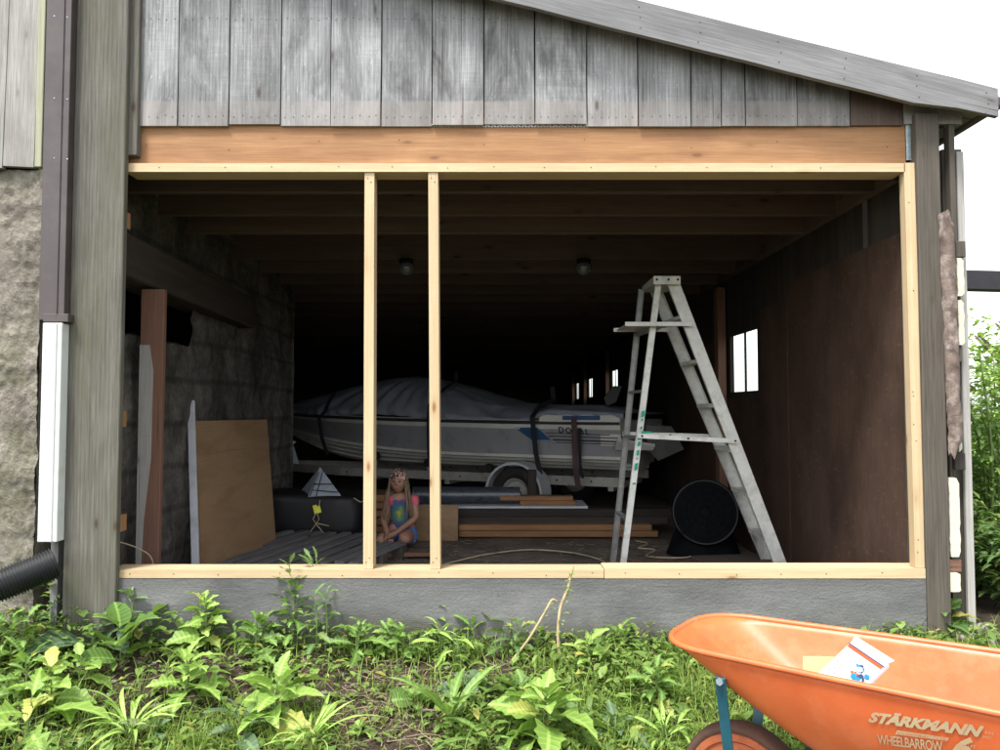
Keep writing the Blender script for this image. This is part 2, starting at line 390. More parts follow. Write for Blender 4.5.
# foundation
mb=MB(); mb.grid(lambda u,v:Vector((xl-.02+(P(926,590,3.83).x-xl+.02)*u,3.83+.006*nz(u*20,v*4,0),-.35+(sill_bot-.003+.35)*v)),60,10)
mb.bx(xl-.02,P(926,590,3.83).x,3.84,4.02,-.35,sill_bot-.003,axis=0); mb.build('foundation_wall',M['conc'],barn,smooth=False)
mb=MB(); xm=P(604,570,3.85).x
mb.bx(xl,xm-.003,3.835,3.975,sill_bot,sill_top-.004); nails(mb,xl,xm,3.835,(sill_top+sill_bot)/2); mb.build('sill_plate',[M['pine'],M['rust']],barn)
mb=MB(); mb.bx(xm,P(923,570,3.85).x,3.828,3.97,sill_bot,sill_top+.004); nails(mb,xm,xj,3.828,(sill_top+sill_bot)/2); mb.build('sill_plate',[M['pine'],M['rust']],barn)
mb=MB(); mb.bx(P(125,170,3.84).x,P(905,170,3.84).x,3.84,3.975,pl_bot,pl_top-.002); nails(mb,-1.8,1.9,3.84,(pl_top+pl_bot)/2,.28,.006); mb.build('top_plate',[M['pine'],M['rust']],barn)
for a,b,yy in ((P(363.5,568,3.86),P(365,173,3.86),3.845),(P(430.5,568,3.86),P(428.5,173,3.86),3.842)):
    mb=MB(); w=.048; x0=a.x+w/2; x1=b.x+w/2
    mb.beam((x0,yy+.05,sill_top-.002),(x1,yy+.05,pl_bot-.001),w,.092,up=(0,1,0)); [nail(mb,x1+q,yy+.004,z_) for q,z_ in ((-.008,pl_bot-.03),(.008,pl_bot-.05))]; [nail(mb,x0+q,yy+.004,z_) for q,z_ in ((-.01,sill_top+.03),(.006,sill_top+.05))]; mb.build('stud',[M['pine'],M['rust']],barn)
mb=MB(); a=P(914,566,3.84); b=P(903,172,3.84); mb.beam((a.x+.032,3.865,sill_top+.006),(b.x+.032,3.865,pl_top),.052,.05,up=(0,1,0)); 
[nail(mb,lerp_(a.x,b.x,q)+.032+random.uniform(-.014,.014),3.84,sill_top+(pl_top-sill_top)*q) for q in (.04,.07,.31,.35,.42,.43,.68,.9)]; mb.build('jamb_stud',[M['pine'],M['rust']],barn)
# header
mb=MB(); a=P(127,129,3.88); b=P(905,129,3.88); mb.bx(a.x,b.x,3.88,3.97,pl_top+.001,P(500,124,3.88).z+.03,axis=0); nails(mb,a.x,b.x,3.88,P(500,145,3.88).z,.5,.03); mb.build('header_beam',[M['fir'],M['rust']],barn)
mb=MB(); mb.bx(P(127,129,3.9).x,P(905,129,3.9).x,3.895,4.0,P(500,124,3.88).z+.031,P(500,118,3.88).z+.2); mb.build('blocking',M['old'],barn)
mb=MB()
for k in range(38):
    x=P(430,125,3.875).x+k*.031; z0=P(430,127,3.875).z
    mb.beam((x,3.876,z0-.0),(x+.022,3.876,z0+.022),.003,.004); mb.beam((x+.022,3.874,z0),(x,3.874,z0+.022),.003,.004)
mb.build('wire_lath',M['galv'],barn)
# posts
def vpost(name,pts,y0,y1,mat,ztop=3.6,zb=-.3,lab=None,bev=.004):
    """pts: (px_left,px_right) at two rows -> tapered-looking vertical board"""
    mb=MB(); xL=P(pts[0],pts[2],y0).x; xR=P(pts[1],pts[2],y0).x
    mb.bx(xL,xR,y0,y1,zb,ztop,axis=2); o=mb.build(name,mat,barn,bevel=bev)
    if lab:o['label']=lab
    return o
vpost('corner_post',(66,118.5,450),3.795,3.835,M['post'],4.2)
mb=MB(); mb.bx(P(126,100,3.83).x,P(138,100,3.83).x,3.83,3.875,P(130,155,3.83).z,4.2,axis=2); mb.build('corner_strip',M['post'],barn,bevel=.003)
vpost('corner_post',(924,947.5,450),3.82,4.0,M['post2'],P(930,122,3.82).z+.05)
for py in (220,419,523):
    a=P(119 if py>300 else 123,py,3.86); mb=MB(); mb.bx(a.x-.02,a.x+.018,3.82,3.90,a.z-.04,a.z+.04,axis=2); mb.build('shim_block',M['fir'],barn)
# siding
fa,fb=P(483,0,3.78),P(968,121,3.78); sl=(fb.z-fa.z)/(fb.x-fa.x)
def fz(x): return fa.z+(x-fa.x)*sl
edges=[127,178,229,280.5,330.5,381,432,484,535,587,638,691,721,745,797,850,903,962]
bots=[126,126,124,125.5,126,126,125,124,124,126,126.5,126.5,126,126,125.5,125,124,121]
mb=MB()
for i in range(len(edges)-1):
    y=FY+random.uniform(-.004,.004); x0=P(edges[i]+.6,100,FY).x; x1=P(edges[i+1]-.6,100,FY).x; zb=P(500,bots[i],FY).z
    t0=min(fz(x0)+.08,4.25); t1=min(fz(x1)+.08,4.25)
    off=Vector((random.random()*30,random.random()*30,random.random()*30)); rn=random.random()
    if i==15: zb=P(500,125,FY).z
    ns=8; vs=[];gc=[]
    for k in range(ns+1):
        for (x,tt) in ((x0,t0),(x1,t1)):
            for yy in (y,y+.024):
                z=zb+(tt-zb)*k/ns; xx=x+.0025*nz(x*9,z*3,i); vs.append((xx,yy,z)); gc.append(Vector((z,xx,yy))+off)
    fs=[(0,1,3,2),(ns*4,ns*4+2,ns*4+3,ns*4+1)]
    for k in range(ns):
        a=k*4;b=a+4
        fs+=[(a,a+2,b+2,b),(a+1,b+1,b+3,a+3),(a,b,b+1,a+1),(a+2,a+3,b+3,b+2)]
    mb.add(vs,fs,gc,2 if i==15 else 0,rn)
    nn=6 if x1-x0>.2 else 3
    for zz in (P(500,116.5,FY).z,P(500,19,FY).z):
        for k in range(nn):
            xx=x0+(x1-x0)*(k+.55+random.uniform(-.15,.15))/nn
            if zz>t0-.12: continue
            zn=zz+random.uniform(-.006,.006)
            mb.lathe((xx,y-.0015,zn),[(.0028,0),(.0028,.004)],(0,1,0),6,1)
mb.build('siding',[M['grey'],M['rust'],M['joist']],barn)
# dark wall backing behind the siding so that no light leaks in
mb=MB(); mb.slab([(P(127,100,3.9).x-.1,3.893,pl_top+.2),(2.25,3.893,pl_top+.2),(2.25,3.893,fz(2.25)+.03),(-2.45,3.893,min(4.6,fz(-2.45)+.03)),(-2.45,3.893,pl_top+.2)],(0,1,0),.02); mb.build('wall_backing',M['old'],barn)
# fascia
mb=MB(); ua,ub=P(630,0,3.75),P(996,90,3.75); fs1=(ub.z-ua.z)/(ub.x-ua.x)
lx=-2.5; low=lambda x:fa.z+(x-fa.x)*sl; up=lambda x:ua.z+(x-ua.x)*fs1
xe=P(968,121,3.75).x; xe2=ub.x
seg=24; off=Vector((3,7,1)); vs=[];gc=[]
for k in range(seg+1):
    x=lx+(xe2-lx)*k/seg; zl=low(min(x,xe))+(.004*nz(x*3,0,0)) ; 
    if x>xe-.25: zl=low(xe-.25)+(x-xe+.25)*(-.06)-.008
    if k==seg: zl=P(996,117.5,3.75).z
    for z in (zl,up(x)+.004*nz(x*2,5,0)):
        for y in (3.735,3.765): vs.append((x,y,z)); gc.append(Vector((x*1.03+z*.2,z-sl*x,y))+off)
f=[(0,1,3,2),(seg*4,seg*4+2,seg*4+3,seg*4+1)]
for k in range(seg):
    a=k*4;b=a+4; f+=[(a,b,b+1,a+1),(a+2,a+3,b+3,b+2),(a,a+2,b+2,b),(a+1,b+1,b+3,a+3)]
mb.add(vs,f,gc,0,.5)
for px in (640,700,780,845,917,985):
    for q in (.2,.5,.8):
        x=P(px,60,3.74).x+random.uniform(-.01,.01); z=low(x)+(up(x)-low(x))*q; mb.lathe((x,3.7335,z),[(.0032,0),(.0032,.004)],(0,1,0),6,1)
mb.build('fascia_board',[M['greyplain'],M['rust']],barn)
# roof slab with overhang, from front to back
mb=MB(); th=.05
xa,xb=-4.5,xe2-.005
mb.slab([(xa,3.768,up(xa)-.008-th),(xb,3.768,up(xb)-.008-th),(xb,3.768,up(xb)-.008),(xa,3.768,up(xa)-.008)],(0,1,0),19.5); mb.build('roof',M['roofing'],barn)
mb=MB()
for k in range(14):
    y=3.78+k*.16; mb.slab([(2.2,y,up(2.2)-.0625),(xb-.005,y,up(xb)-.0625),(xb-.005,y,up(xb)-.078),(2.2,y,up(2.2)-.078)],(0,1,0),.15)
mb.build('soffit_board',M['greyplain'],barn)
mb=MB(); zz=up(xb)-.06
mb.tube([(xb+.028,3.78,zz+.005),(xb+.028,9,zz-.02),(xb+.028,23,zz-.04)],.035,10); mb.build('gutter',M['brownmetal'],barn,smooth=True)
# bracket
mb=MB(); a=P(906,124,3.87); b=P(917,160,3.87)
mb.bx(a.x,b.x,3.872,3.876,b.z,a.z); mb.bx(b.x-.004,b.x,3.8765,3.90,b.z,a.z); 
mb.bx(b.x+.002,P(921.5,140,3.85).x,3.85,3.9,P(921,163,3.85).z,a.z,m=1)
for k in range(5):
    z=b.z+(a.z-b.z)*(k+.5)/5; mb.lathe((a.x+.012,3.869,z),[(.006,0),(.005,.004)],(0,1,0),8)
mb.build('joist_hanger',[M['galv'],M['teal']],barn)
# trim at the right end: bark slab, insulation, battens, outer board
mb=MB(); a=P(943,212,3.8); b=P(953,452,3.8)
def slabfn(u,v):
    z=b.z-.02+(a.z-b.z+.02)*v; x0=P(945.5,330,3.8).x+(.5-v)*.02; w=(.068+.012*nz(z*6,1))*(.3+.7*min(1,v*14))*(1 if v<.97 else .8)
    ang=math.pi*u; return Vector((x0+w*(.5-.5*math.cos(ang))+.006*nz(z*20,u*3),3.818-.028*math.sin(ang)-.008*nz(z*25,u*6,2),z+.03*nz(u*3,v*2)))
mb.grid(slabfn,10,70); mb.build('bark_slab',plain('purple_brown_bark',(.135,.10,.085),.9,var=.55,nscale=14,bump=1.0,dirt=(.33,.28,.25),ds=13,damt=.95),barn,smooth=True)
xw0=P(958,400,3.85).x
def foam(px0,py0,px1,py1):
    p=P(px0,py0,3.83); q=P(px1,py1,3.83); mb=MB(); n=14; vs=[]
    for k in range(n+1):
        z=q.z+(p.z-q.z)*k/n
        for j,(x,s) in enumerate(((p.x,-1),(q.x,1))):
            for yy in (3.83,3.862): vs.append((x+s*.006*nz(z*23,j*5,px0)-(0.012 if (k in(0,n)) and s>0 else 0),yy,z))
    f=[(0,1,3,2),(n*4,n*4+2,n*4+3,n*4+1)]
    for k in range(n):
        a_=k*4;b_=a_+4; f+=[(a_,a_+2,b_+2,b_),(a_+1,b_+1,b_+3,a_+3),(a_,b_,b_+1,a_+1),(a_+2,a_+3,b_+3,b_+2)]
    mb.add(vs,f); mb.build('insulation_strip',M['foam'],barn)
foam(957,258,964.5,296); foam(958,300,965,345); foam(958,402,962.5,452); foam(949,478,961,557); foam(950,573,961,592)
def blk(px0,py0,px1,py1,mat='old',y0=3.84,y1=3.87):
    p=P(px0,py0,y0); q=P(px1,py1,y0); mb=MB(); mb.bx(p.x,q.x,y0,y1,q.z,p.z); mb.build('batten',M[mat],barn,bevel=.003)
blk(949,125,958,260,'post2',3.845,3.90); blk(956,241,966,257,'post2'); blk(957,347,963,362,'post2'); blk(955,453,966,470,'old'); blk(948,560,962,572,'twotone',3.84)
mb=MB(); mb.bx(P(948,400,3.93).x,P(968,400,3.93).x,3.93,3.955,-.2,P(955,150,3.94).z,axis=2); mb.build('end_wall_board',M['post2'],barn)
mb=MB(); mb.bx(P(963,400,3.89).x,P(970.5,400,3.89).x,3.89,3.912,-.2,P(955,152,3.9).z,axis=2); o=mb.build('outer_board',wood('pale_outer_board',(.26,.25,.235),(.42,.41,.39),knot=.4,stain=(.2,.19,.18),samt=.5),barn,bevel=.003)
# ceiling and joists
JB=2.365
mb=MB()
k=0; y=4.05
while y<23: mb.bx(-4.3,2.1,y,y+.19,JB+.24,JB+.26,axis=0); y+=.195
mb.build('ceiling_boards',M['joist'],barn)
jy=[4.28,4.78,5.28,6.2,6.8,7.4,8.0,8.6,9.3,10,10.8,11.6,12.4,13.3,14.2,15.2,16.5,18,20,22]
for y in jy:
    mb=MB(); mb.bx(-4.28,2.1,y-.045,y,JB,JB+.239,axis=0); mb.build('joist',M['joist'],barn,bevel=.004)
mb=MB(); mb.bx(2.055,2.095,4.03,22.9,JB+.002,JB+.238,axis=1); mb.build('rim_board',M['joist'],barn)
# right wall with windows (inner face x=WX)
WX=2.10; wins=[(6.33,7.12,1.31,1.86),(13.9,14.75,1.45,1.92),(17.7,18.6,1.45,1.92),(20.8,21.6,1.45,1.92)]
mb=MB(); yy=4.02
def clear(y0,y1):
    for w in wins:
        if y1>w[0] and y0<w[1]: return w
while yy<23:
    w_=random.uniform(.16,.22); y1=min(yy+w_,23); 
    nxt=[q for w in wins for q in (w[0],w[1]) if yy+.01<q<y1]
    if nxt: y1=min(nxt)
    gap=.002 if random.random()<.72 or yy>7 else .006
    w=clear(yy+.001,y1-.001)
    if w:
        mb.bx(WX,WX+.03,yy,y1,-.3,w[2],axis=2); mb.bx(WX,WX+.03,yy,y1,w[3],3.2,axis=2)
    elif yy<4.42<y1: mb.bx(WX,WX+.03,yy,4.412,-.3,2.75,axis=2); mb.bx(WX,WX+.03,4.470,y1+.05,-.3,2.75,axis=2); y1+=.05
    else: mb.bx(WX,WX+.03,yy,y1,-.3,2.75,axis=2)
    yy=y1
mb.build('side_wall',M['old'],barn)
mb=MB(); z1=P(902,234,4.05).z
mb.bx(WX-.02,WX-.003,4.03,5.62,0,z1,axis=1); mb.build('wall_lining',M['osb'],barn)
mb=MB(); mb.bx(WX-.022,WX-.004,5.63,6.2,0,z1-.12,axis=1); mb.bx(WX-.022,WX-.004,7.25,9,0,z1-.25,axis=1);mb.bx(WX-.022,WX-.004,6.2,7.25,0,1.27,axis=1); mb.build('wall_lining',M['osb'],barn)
for (y0,y1,z0,z1_) in wins:
    o=MB(); t_=.02
    o.bx(WX-.0,WX+.035,y0-.0,y0+t_,z0,z1_); o.bx(WX-.0,WX+.035,y1-t_,y1,z0,z1_)
    o.bx(WX+.001,WX+.034,y0+t_,y1-t_,z0,z0+t_); o.bx(WX+.001,WX+.034,y0+t_,y1-t_,z1_-t_,z1_)
    o.bx(WX+.012,WX+.03,(y0+y1)/2-.008,(y0+y1)/2+.008,z0+t_,z1_-t_)
    w=o.build('window',M['old'],barn)
    g=MB(); g.bx(WX+.018,WX+.022,y0+t_,y1-t_,z0+t_,z1_-t_); go=g.build('pane',M['glass'],w)
    go.matrix_parent_inverse=Matrix.Identity(4)
    # brown stud on the far side of each window
    s=MB(); s.bx(WX-.10,WX-.024,y1+.02,y1+.14,.0,2.3,axis=2); s.build('wall_stud',M['twotone'],barn,bevel=.004)
# back and left walls
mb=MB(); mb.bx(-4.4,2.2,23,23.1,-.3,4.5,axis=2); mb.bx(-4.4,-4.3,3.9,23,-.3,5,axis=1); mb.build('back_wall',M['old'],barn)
# gable infill above right wall between ceiling and roof is closed by the ceiling boards
# stone partition on the left with a slot under a lintel
SX=-2.12
def srough(y,z,a): 
    c=noise.voronoi(Vector((y*3.1,z*4.2,a)))[0]; return .05*min(.35,(c[1]-c[0]))+.02*nz(y,z,a,3)+.012*nz(y,z,a,11)
mb=MB()
def swall(y0,y1,z0,z1,nu,nv):
    mb.grid(lambda u,v:Vector((SX+srough(y0+(y1-y0)*u,z0+(z1-z0)*v,0),y0+(y1-y0)*u,z0+(z1-z0)*v)),nu,nv)
swall(4.0,7.9,-.1,1.6,150,64); swall(4.0,4.3,1.6,2.6,10,30); swall(5.3,7.9,1.6,1.87,90,10); swall(4.0,7.9,1.87,2.63,150,26)
mb.grid(lambda u,v:Vector((SX-.45*u+.03,7.9+.02*nz(u*5,v*9),-.1+2.73*v)),8,30)
mb.grid(lambda u,v:Vector((SX-.45*u+.03,4.3+.85*v,1.6+.02*nz(u*5,v*9))),8,12)
mb.bx(SX-.45,SX-.44,4.0,7.9,-.1,1.6)
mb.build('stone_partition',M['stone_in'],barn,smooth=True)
mb=MB(); mb.beam((SX+.03,4.05,2.0),(SX+.03,6.3,1.95),.22,.24); mb.build('lintel',M['old'],barn,bevel=.01)
# unlit lamps
for i,(px,lab) in enumerate(((407,'unlit round glass lamp on a joist, nearer the two studs'),(583,'unlit round glass lamp on a joist, nearer the stepladder top'))):
    c=P(px,262,6.19); c.y=6.14; c.z=JB
    t_=thing('ceiling_lamp',lab,'lamp',c,'unlit lamps under the joists')
    a=MB(); a.lathe(c+Vector((0,.0,-.03)),[(.055,0),(.055,.029)],n=20); a.build('lamp_base',M['fan'],t_,autosm=True)
    g=NT('jar_glass_%d'%i); g.fin((.10,.11,.13),.08,spec=.9); 
    a=MB(); a.lathe(c+Vector((0,0,-.03)),[(.05,0),(.062,-.02),(.064,-.045),(.055,-.075),(.032,-.095),(.008,-.10)],n=20); a.build('lamp_glass',g.mat,t_,smooth=True)

# ------------------------------------------------------------------ neighbouring masonry wing on the left
wing=thing('stone_wing','rough rendered masonry wall with weathered boards above, left of the tall post','building',(-3,3.9,0))
mb=MB(); ztop=P(20,170,3.88).z; xr=P(41,300,3.88).x
def wf(u,v):
    x=-7+(xr+7)*(1-(1-u)**2.2); z=-.5+(ztop+.5)*v
    return Vector((x+(.012*nz(x*3,z*9,4) if u>.98 else 0),3.88-.018*nz(x,z,2,2.2)-.014*nz(x,z,5,9)-.011*nz(x,z,7,30),z))
mb.grid(wf,230,170); mb.bx(-7,xr-.01,3.96,4.2,-.5,ztop); 
mb.grid(lambda u,v:Vector((xr-.004*nz(u*9,v*40,4),3.88+.2*u,-.5+(ztop+.5)*v)),4,60)
mb.build('masonry_wall',M['stone'],wing,smooth=True)
mb=MB(); 
e=[-200,-120,-60,5,36]
for i in range(len(e)-1):
    x0=P(e[i],80,3.84).x+.002; x1=P(e[i+1],80,3.84).x-.002
    mb.slab([(x0-.02 if i==3 else x0,3.83+.004*i,P(0,169-i*1.2,3.84).z),(x1,3.83+.004*i,P(0,170-i,3.84).z),(x1+.03,3.83+.004*i,4.4),(x0,3.83+.004*i,4.4)],(0,1,0),.03,axis=(0,0,1))
mb.build('board_siding',wood('pale_wing_boards',(.20,.19,.18),(.36,.35,.33),knot=.4,stain=(.15,.14,.125),samt=.6,var=.25,fiber=.5),wing)
mb=MB(); a=P(36.5,168,3.82); b=P(44,0,3.82); mb.slab([(a.x,3.80,a.z),(a.x+.035,3.80,a.z),(b.x+.022,3.80,4.4),(b.x-.012,3.80,4.4)],(0,1,0),.05,axis=(0,0,1)); mb.build('edge_strip',wood('yellowed_strip',(.28,.28,.19),(.38,.38,.28),knot=.2,var=.05),wing,bevel=.003)
# downspout: brown upper length, white sleeve
def folded(mb,x0,x1,yf,yb,z0,z1):
    # rectangular downspout with a raised seam
    mb.bx(x0,x1,yf,yb,z0,z1,axis=2); xm_=x0+(x1-x0)*.68; mb.bx(xm_,xm_+.008,yf-.006,yf+.001,z0,z1,axis=2)
x0=P(42,320,3.76).x; x1=P(66,320,3.76).x
mb=MB(); folded(mb,P(46,100,3.76).x,P(71,100,3.76).x,3.745,3.80,P(0,320,3.75).z,4.4)
mb.bx(P(44,320,3.75).x,P(69,320,3.75).x,3.74,3.803,P(0,322,3.75).z,P(0,314,3.75).z)
for py in (16,98,158):
    mb.lathe(P(54,py,3.743)+Vector((0,0,0)),[(.004,0),(.004,.004)],(0,1,0),8,1); mb.lathe(P(67,py+1,3.743),[(.004,0),(.004,.004)],(0,1,0),8,1)
d=mb.build('downspout',[M['brownmetal'],M['galv']],wing,bevel=.003)
mb=MB(); folded(mb,P(40.5,430,3.74).x,P(60,430,3.74).x,3.735,3.80,P(0,542,3.74).z,P(0,323,3.74).z); s_=mb.build('downspout_sleeve',M['whitemetal'],d,bevel=.003); s_.matrix_parent_inverse=Matrix.Identity(4)
mb=MB(); mb.bx(P(70,80,3.80).x,P(76,80,3.80).x,3.79,3.86,P(0,150,3.8).z,4.3,axis=2); mb.build('flashing_strip',M['black'],wing)
mb=MB(); mb.bx(P(60,200,3.83).x,P(67,200,3.83).x,3.83,3.99,-.3,P(0,145,3.8).z,axis=2); mb.build('gap_board',M['greyplain'],wing)
# corrugated drain pipe on the ground
a=P(-75,612,3.42); b=P(-20,594,3.5); c=P(15,580,3.6); dd=P(56,563,3.70)
pts=[]; N_=150
for k in range(N_+1):
    tt=k/N_; q=(a*(1-tt)**3+b*3*tt*(1-tt)**2+c*3*tt*tt*(1-tt)+dd*tt**3); pts.append(q)
mb=MB(); mb.tube(pts,[.070+.006*math.cos(k*math.pi*.5)*1.0 for k in range(N_+1)],20)
tag(mb.build('drain_pipe',M['black'],None,smooth=True),'black corrugated drain pipe running down to the foot of the white downspout','pipe')

# ------------------------------------------------------------------ stepladder (7 steps, seen from its side)
lad=thing('stepladder','tall worn aluminium stepladder with green paint marks standing open behind the sill','stepladder',P(705,579,5.4))
yn,yf=5.3,5.82
Tn=P(672,279,yn+.06); Bn=P(788,579,yn)
Tf=P(654,283,yf-.10); Bf=P(770,567,yf); Bf.z=Bn.z=.005; zt=Tn.z; Tf.z=zt
def rail(p0,p1,w,side):   # channel: web + two flanges ; side = direction flanges point (y)
    mb=MB(); d=(p1-p0).normalized(); s=Vector((0,1,0)).cross(d).normalized()
    mb.beam(p0,p1,.004,w,up=s); 
    for q in (-1,1):
        o=s*q*(w/2-.002)+Vector((0,side*.014,0)); mb.beam(p0+o,p1+o,.028,.004,up=s)
    return mb
rail(Bn,Tn,.082,1).build('front_rail',M['alu'],lad,bevel=.001)
rail(Bf,Tf,.082,-1).build('front_rail',M['alu'],lad,bevel=.001)
rTn=P(659,279,yn+.075); rBn=P(621,579,yn+.03); rTf=P(641,285,yf-.12); rBf=P(612,566,yf-.02); rBn.z=rBf.z=.005; rTn.z=zt; rTf.z=zt-.02
rail(rBn,rTn,.042,1).build('rear_rail',M['alu'],lad,bevel=.001)
rail(rBf,rTf,.042,-1).build('rear_rail',M['aludark'],lad,bevel=.001)
def lerp(a,b,t): return a+(b-a)*t
def atz(a,b,z): return lerp(a,b,(z-a.z)/(b.z-a.z))
for k in range(1,7):
    z=.305*k-.01; a=atz(Bn,Tn,z); b=atz(Bf,Tf,z)
    mb=MB(); y0,y1=a.y+.004,b.y-.004; cx=(a.x+b.x)/2; sk=(b.x-a.x)
    def stp(dx0,dx1,dz0,dz1):
        vs=[(a.x+dx,y0,z+dz) for dx in(dx0,dx1) for dz in(dz0,dz1)]+[(b.x+dx,y1,z+dz) for dx in(dx0,dx1) for dz in(dz0,dz1)]
        mb.add(vs,[(0,1,3,2),(4,6,7,5),(0,4,5,1),(2,3,7,6),(0,2,6,4),(1,5,7,3)])
    stp(-.042,.042,0,.003); stp(-.042,-.039,-.022,-.0005); stp(.039,.042,-.022,-.0005)
    for g in range(5): stp(-.034+g*.016,-.031+g*.016,.0031,.005)
    mb.build('step',M['alu'],lad)
for z in (.42,.98,1.30,1.72):
    a=atz(rBn,rTn,z); b=atz(rBf,rTf,z); mb=MB(); mb.beam(a,b,.035,.018,up=(0,0,1)); mb.build('rear_brace',M['aludark'],lad)
mb=MB(); a=P(654,279,yn); b=P(681,279,yn); mb.bx(a.x,b.x,yn+.02,yf-.07,zt-.035,zt+.012)
mb.bx(a.x-.001,b.x+.001,yn+.012,yn+.019,zt-.045,zt+.014)
for q in (.12,.55,.9): mb.lathe((a.x+(b.x-a.x)*q,yn+.009,zt-.012),[(.009,0),(.009,.006)],(0,1,0),8,1)
mb.build('top_cap',[M['alu'],M['rust']],lad,bevel=.003)
for yy,q in ((yn-.0,0),(yf-.03,1)):
    z=.995; a=atz(rBn,rTn,z) if not q else atz(rBf,rTf,z+.0); b=atz(Bn,Tn,z-.035) if not q else atz(Bf,Tf,z-.02)
    a=Vector((a.x-.02,yy-.008 if not q else yy+.0,a.z)); b=Vector((b.x+.02,yy-.008 if not q else yy,b.z))
    mb=MB(); mb.beam(a,b,.004,.03,up=(0,0,1)); mb.beam(a+Vector((0,.009,-.013)),b+Vector((0,.009,-.013)),.014,.004,up=(0,0,1))
    for t_ in (.04,.5,.97):
        p=lerp(a,b,t_); mb.lathe(p+Vector((0,-.007,0)),[(.008,0),(.008,.005)],(0,1,0),8,1)
    mb.build('spreader_bar',[M['alu'],M['rust']],lad)
z=P(650,324,yn).z; xL_=P(625,324,yn).x; xR_=atz(Bn,Tn,z).x
mb=MB(); mb.bx(xL_,xR_,yn-.006,yn+.003,z-.014,z+.014); mb.bx(xL_-.02,xR_-.05,yf-.13,yf-.12,z-.014,z+.014); mb.bx(xL_+.0,xL_+.30,yn+.004,yf-.131,z-.006,z-.002); mb.build('pail_shelf',M['alu'],lad)
mb=MB(); gp=plain('green_paint',(.0,.27,.17),.5,var=.1)
for (py,h,w_) in ((414,7,.016),(420,3,.008),(428,3,.01),(437,6,.020),(444,5,.014),(453,6,.012),(459,2,.006),(467,8,.014),(484,2,.014)):
    z=P(640,py,yn).z; q=atz(rBn,rTn,z); hh=h*.0034; mb.slab([(q.x-w_*.8,yn+.0275,z-hh),(q.x+w_*.7,yn+.0275,z-hh*.7),(q.x+w_,yn+.0275,z+hh),(q.x-w_*.5,yn+.0275,z+hh*.8)],(0,-1,0),.0012)
z=P(640,433,yn).z; q=atz(rBn,rTn,z); mb.slab([(q.x,yn-.0101,z-.004),(q.x+.09,yn-.0101,z),(q.x+.06,yn-.0101,z+.012),(q.x,yn-.0101,z+.012)],(0,-1,0),.0012)
mb.build('green_paint_mark',gp,lad)
for p in (Bn,Bf,rBn,rBf):
    mb=MB(); mb.box((p.x,p.y,.012),(.09,.035,.024)); mb.build('foot',M['black'],lad)

# ------------------------------------------------------------------ boat on its trailer
STERN=Vector((1.62,8.86,0)); dirv=Vector((-.906,.423,0)).normalized(); nv=Vector((-dirv.y*1,dirv.x,0)); 
if nv.y>0: nv=-nv            # nv points towards the viewer side
def BW(s,w,z): return STERN+dirv*s+nv*w+Vector((0,0,z))
LB=5.25
def prof(s):
    u=s/LB
    hb=.95*(1-max(0,(u-.42)/.58)**2.3)*(1-.04*(1-u)); hb=max(hb,.01)
    zg=1.06+.10*u**2; 
    zk=.47+ (max(0,(u-.62)/.38)**2.4)*.50
    zc=.66+.30*max(0,(u-.3)/.7)**2
    hc=hb*(.92-.22*u)
    return hb,zg,zk,zc,hc
boat=thing('motorboat','white and grey motorboat with blue side flash parked across the shed on a trailer','boat',BW(2.6,0,.5))
mb=MB(); ns=48
def section(s):
    hb,zg,zk,zc,hc=prof(s); pts=[]
    pts.append((0,zk))
    for t_ in (.28,.56,.84):       # lifting strakes
        w=hc*t_; z=zk+(zc-zk)*t_; pts+= [(w,z),(w+.012*hc,z-.022),(w+.035*hc,z-.018),(w+.04*hc,z+.012)]
    pts+=[(hc,zc-.015),(hc+.03*hc/.9,zc-.008),(hc+.028*hc/.9,zc+.025)]
    for t_ in (.35,.66,.72,.86): pts.append((hc+.03*hc+(hb-hc*1.03)*t_, zc+.025+(zg-.05-zc-.025)*t_))
    pts+=[(hb,zg-.05),(hb+.022,zg-.045),(hb+.024,zg-.02),(hb,zg-.012),(hb-.02,zg)]
    return pts
secs=[section(LB*i/ns) for i in range(ns+1)]; K=len(secs[0])
for sg in (1,-1):
    vs=[BW(LB*i/ns,sg*w,z) for i,sc in enumerate(secs) for (w,z) in sc]
    for i in range(ns):
        for j in range(K-1):
            u=i/ns; m=0
            if 16<=j<=17: m=1 if u>.03 else 0
            if j==15: m=1
            if j==18: m=1
            if 21<=j<=22: m=2
            f=(i*K+j,i*K+j+1,(i+1)*K+j+1,(i+1)*K+j)
            if sg<0: f=f[::-1]
            if j==0 and i==0: base=len(mb.v)
            mb.f.append(tuple(base+q for q in f)); mb.m.append(m)
    mb.v+=[tuple(v) for v in vs]; mb.gc+=[tuple(v) for v in vs]; mb.rn+=[.5]*len(vs)
# transom
tr=[BW(0,w,z) for (w,z) in secs[0]]+[BW(0,-w,z) for (w,z) in secs[0][::-1]]
mb.add(tr,[tuple(range(len(tr)))])
mb.build('hull',[M['gel'],M['gelgrey'],M['darkdecal']],boat,autosm=True)
def side(s,z,off=.004):     # point on the near topside
    sc=section(s); 
    for j in range(K-2,14,-1):
        (w0,z0),(w1,z1)=sc[j-1],sc[j]
        if z0<=z<=z1 and z1>z0: 
            w=w0+(w1-w0)*(z-z0)/(z1-z0); return BW(s,w+off,z)
    return BW(s,sc[15][0]+off,z)
def bs(px,py):  # solve s,z so that it projects at pixel
    s,z=1.0,.9
    for _ in range(12):
        q=proj(side(s,z)); q1=proj(side(s+.01,z)); q2=proj(side(s,z+.01))
        s+= (px-q[0])/((q1[0]-q[0])/.01); q=proj(side(s,z)); z+=(py-q[1])/((q2[1]-q[1])/.01)
        z=min(max(z,.72),1.04)
    return s,z
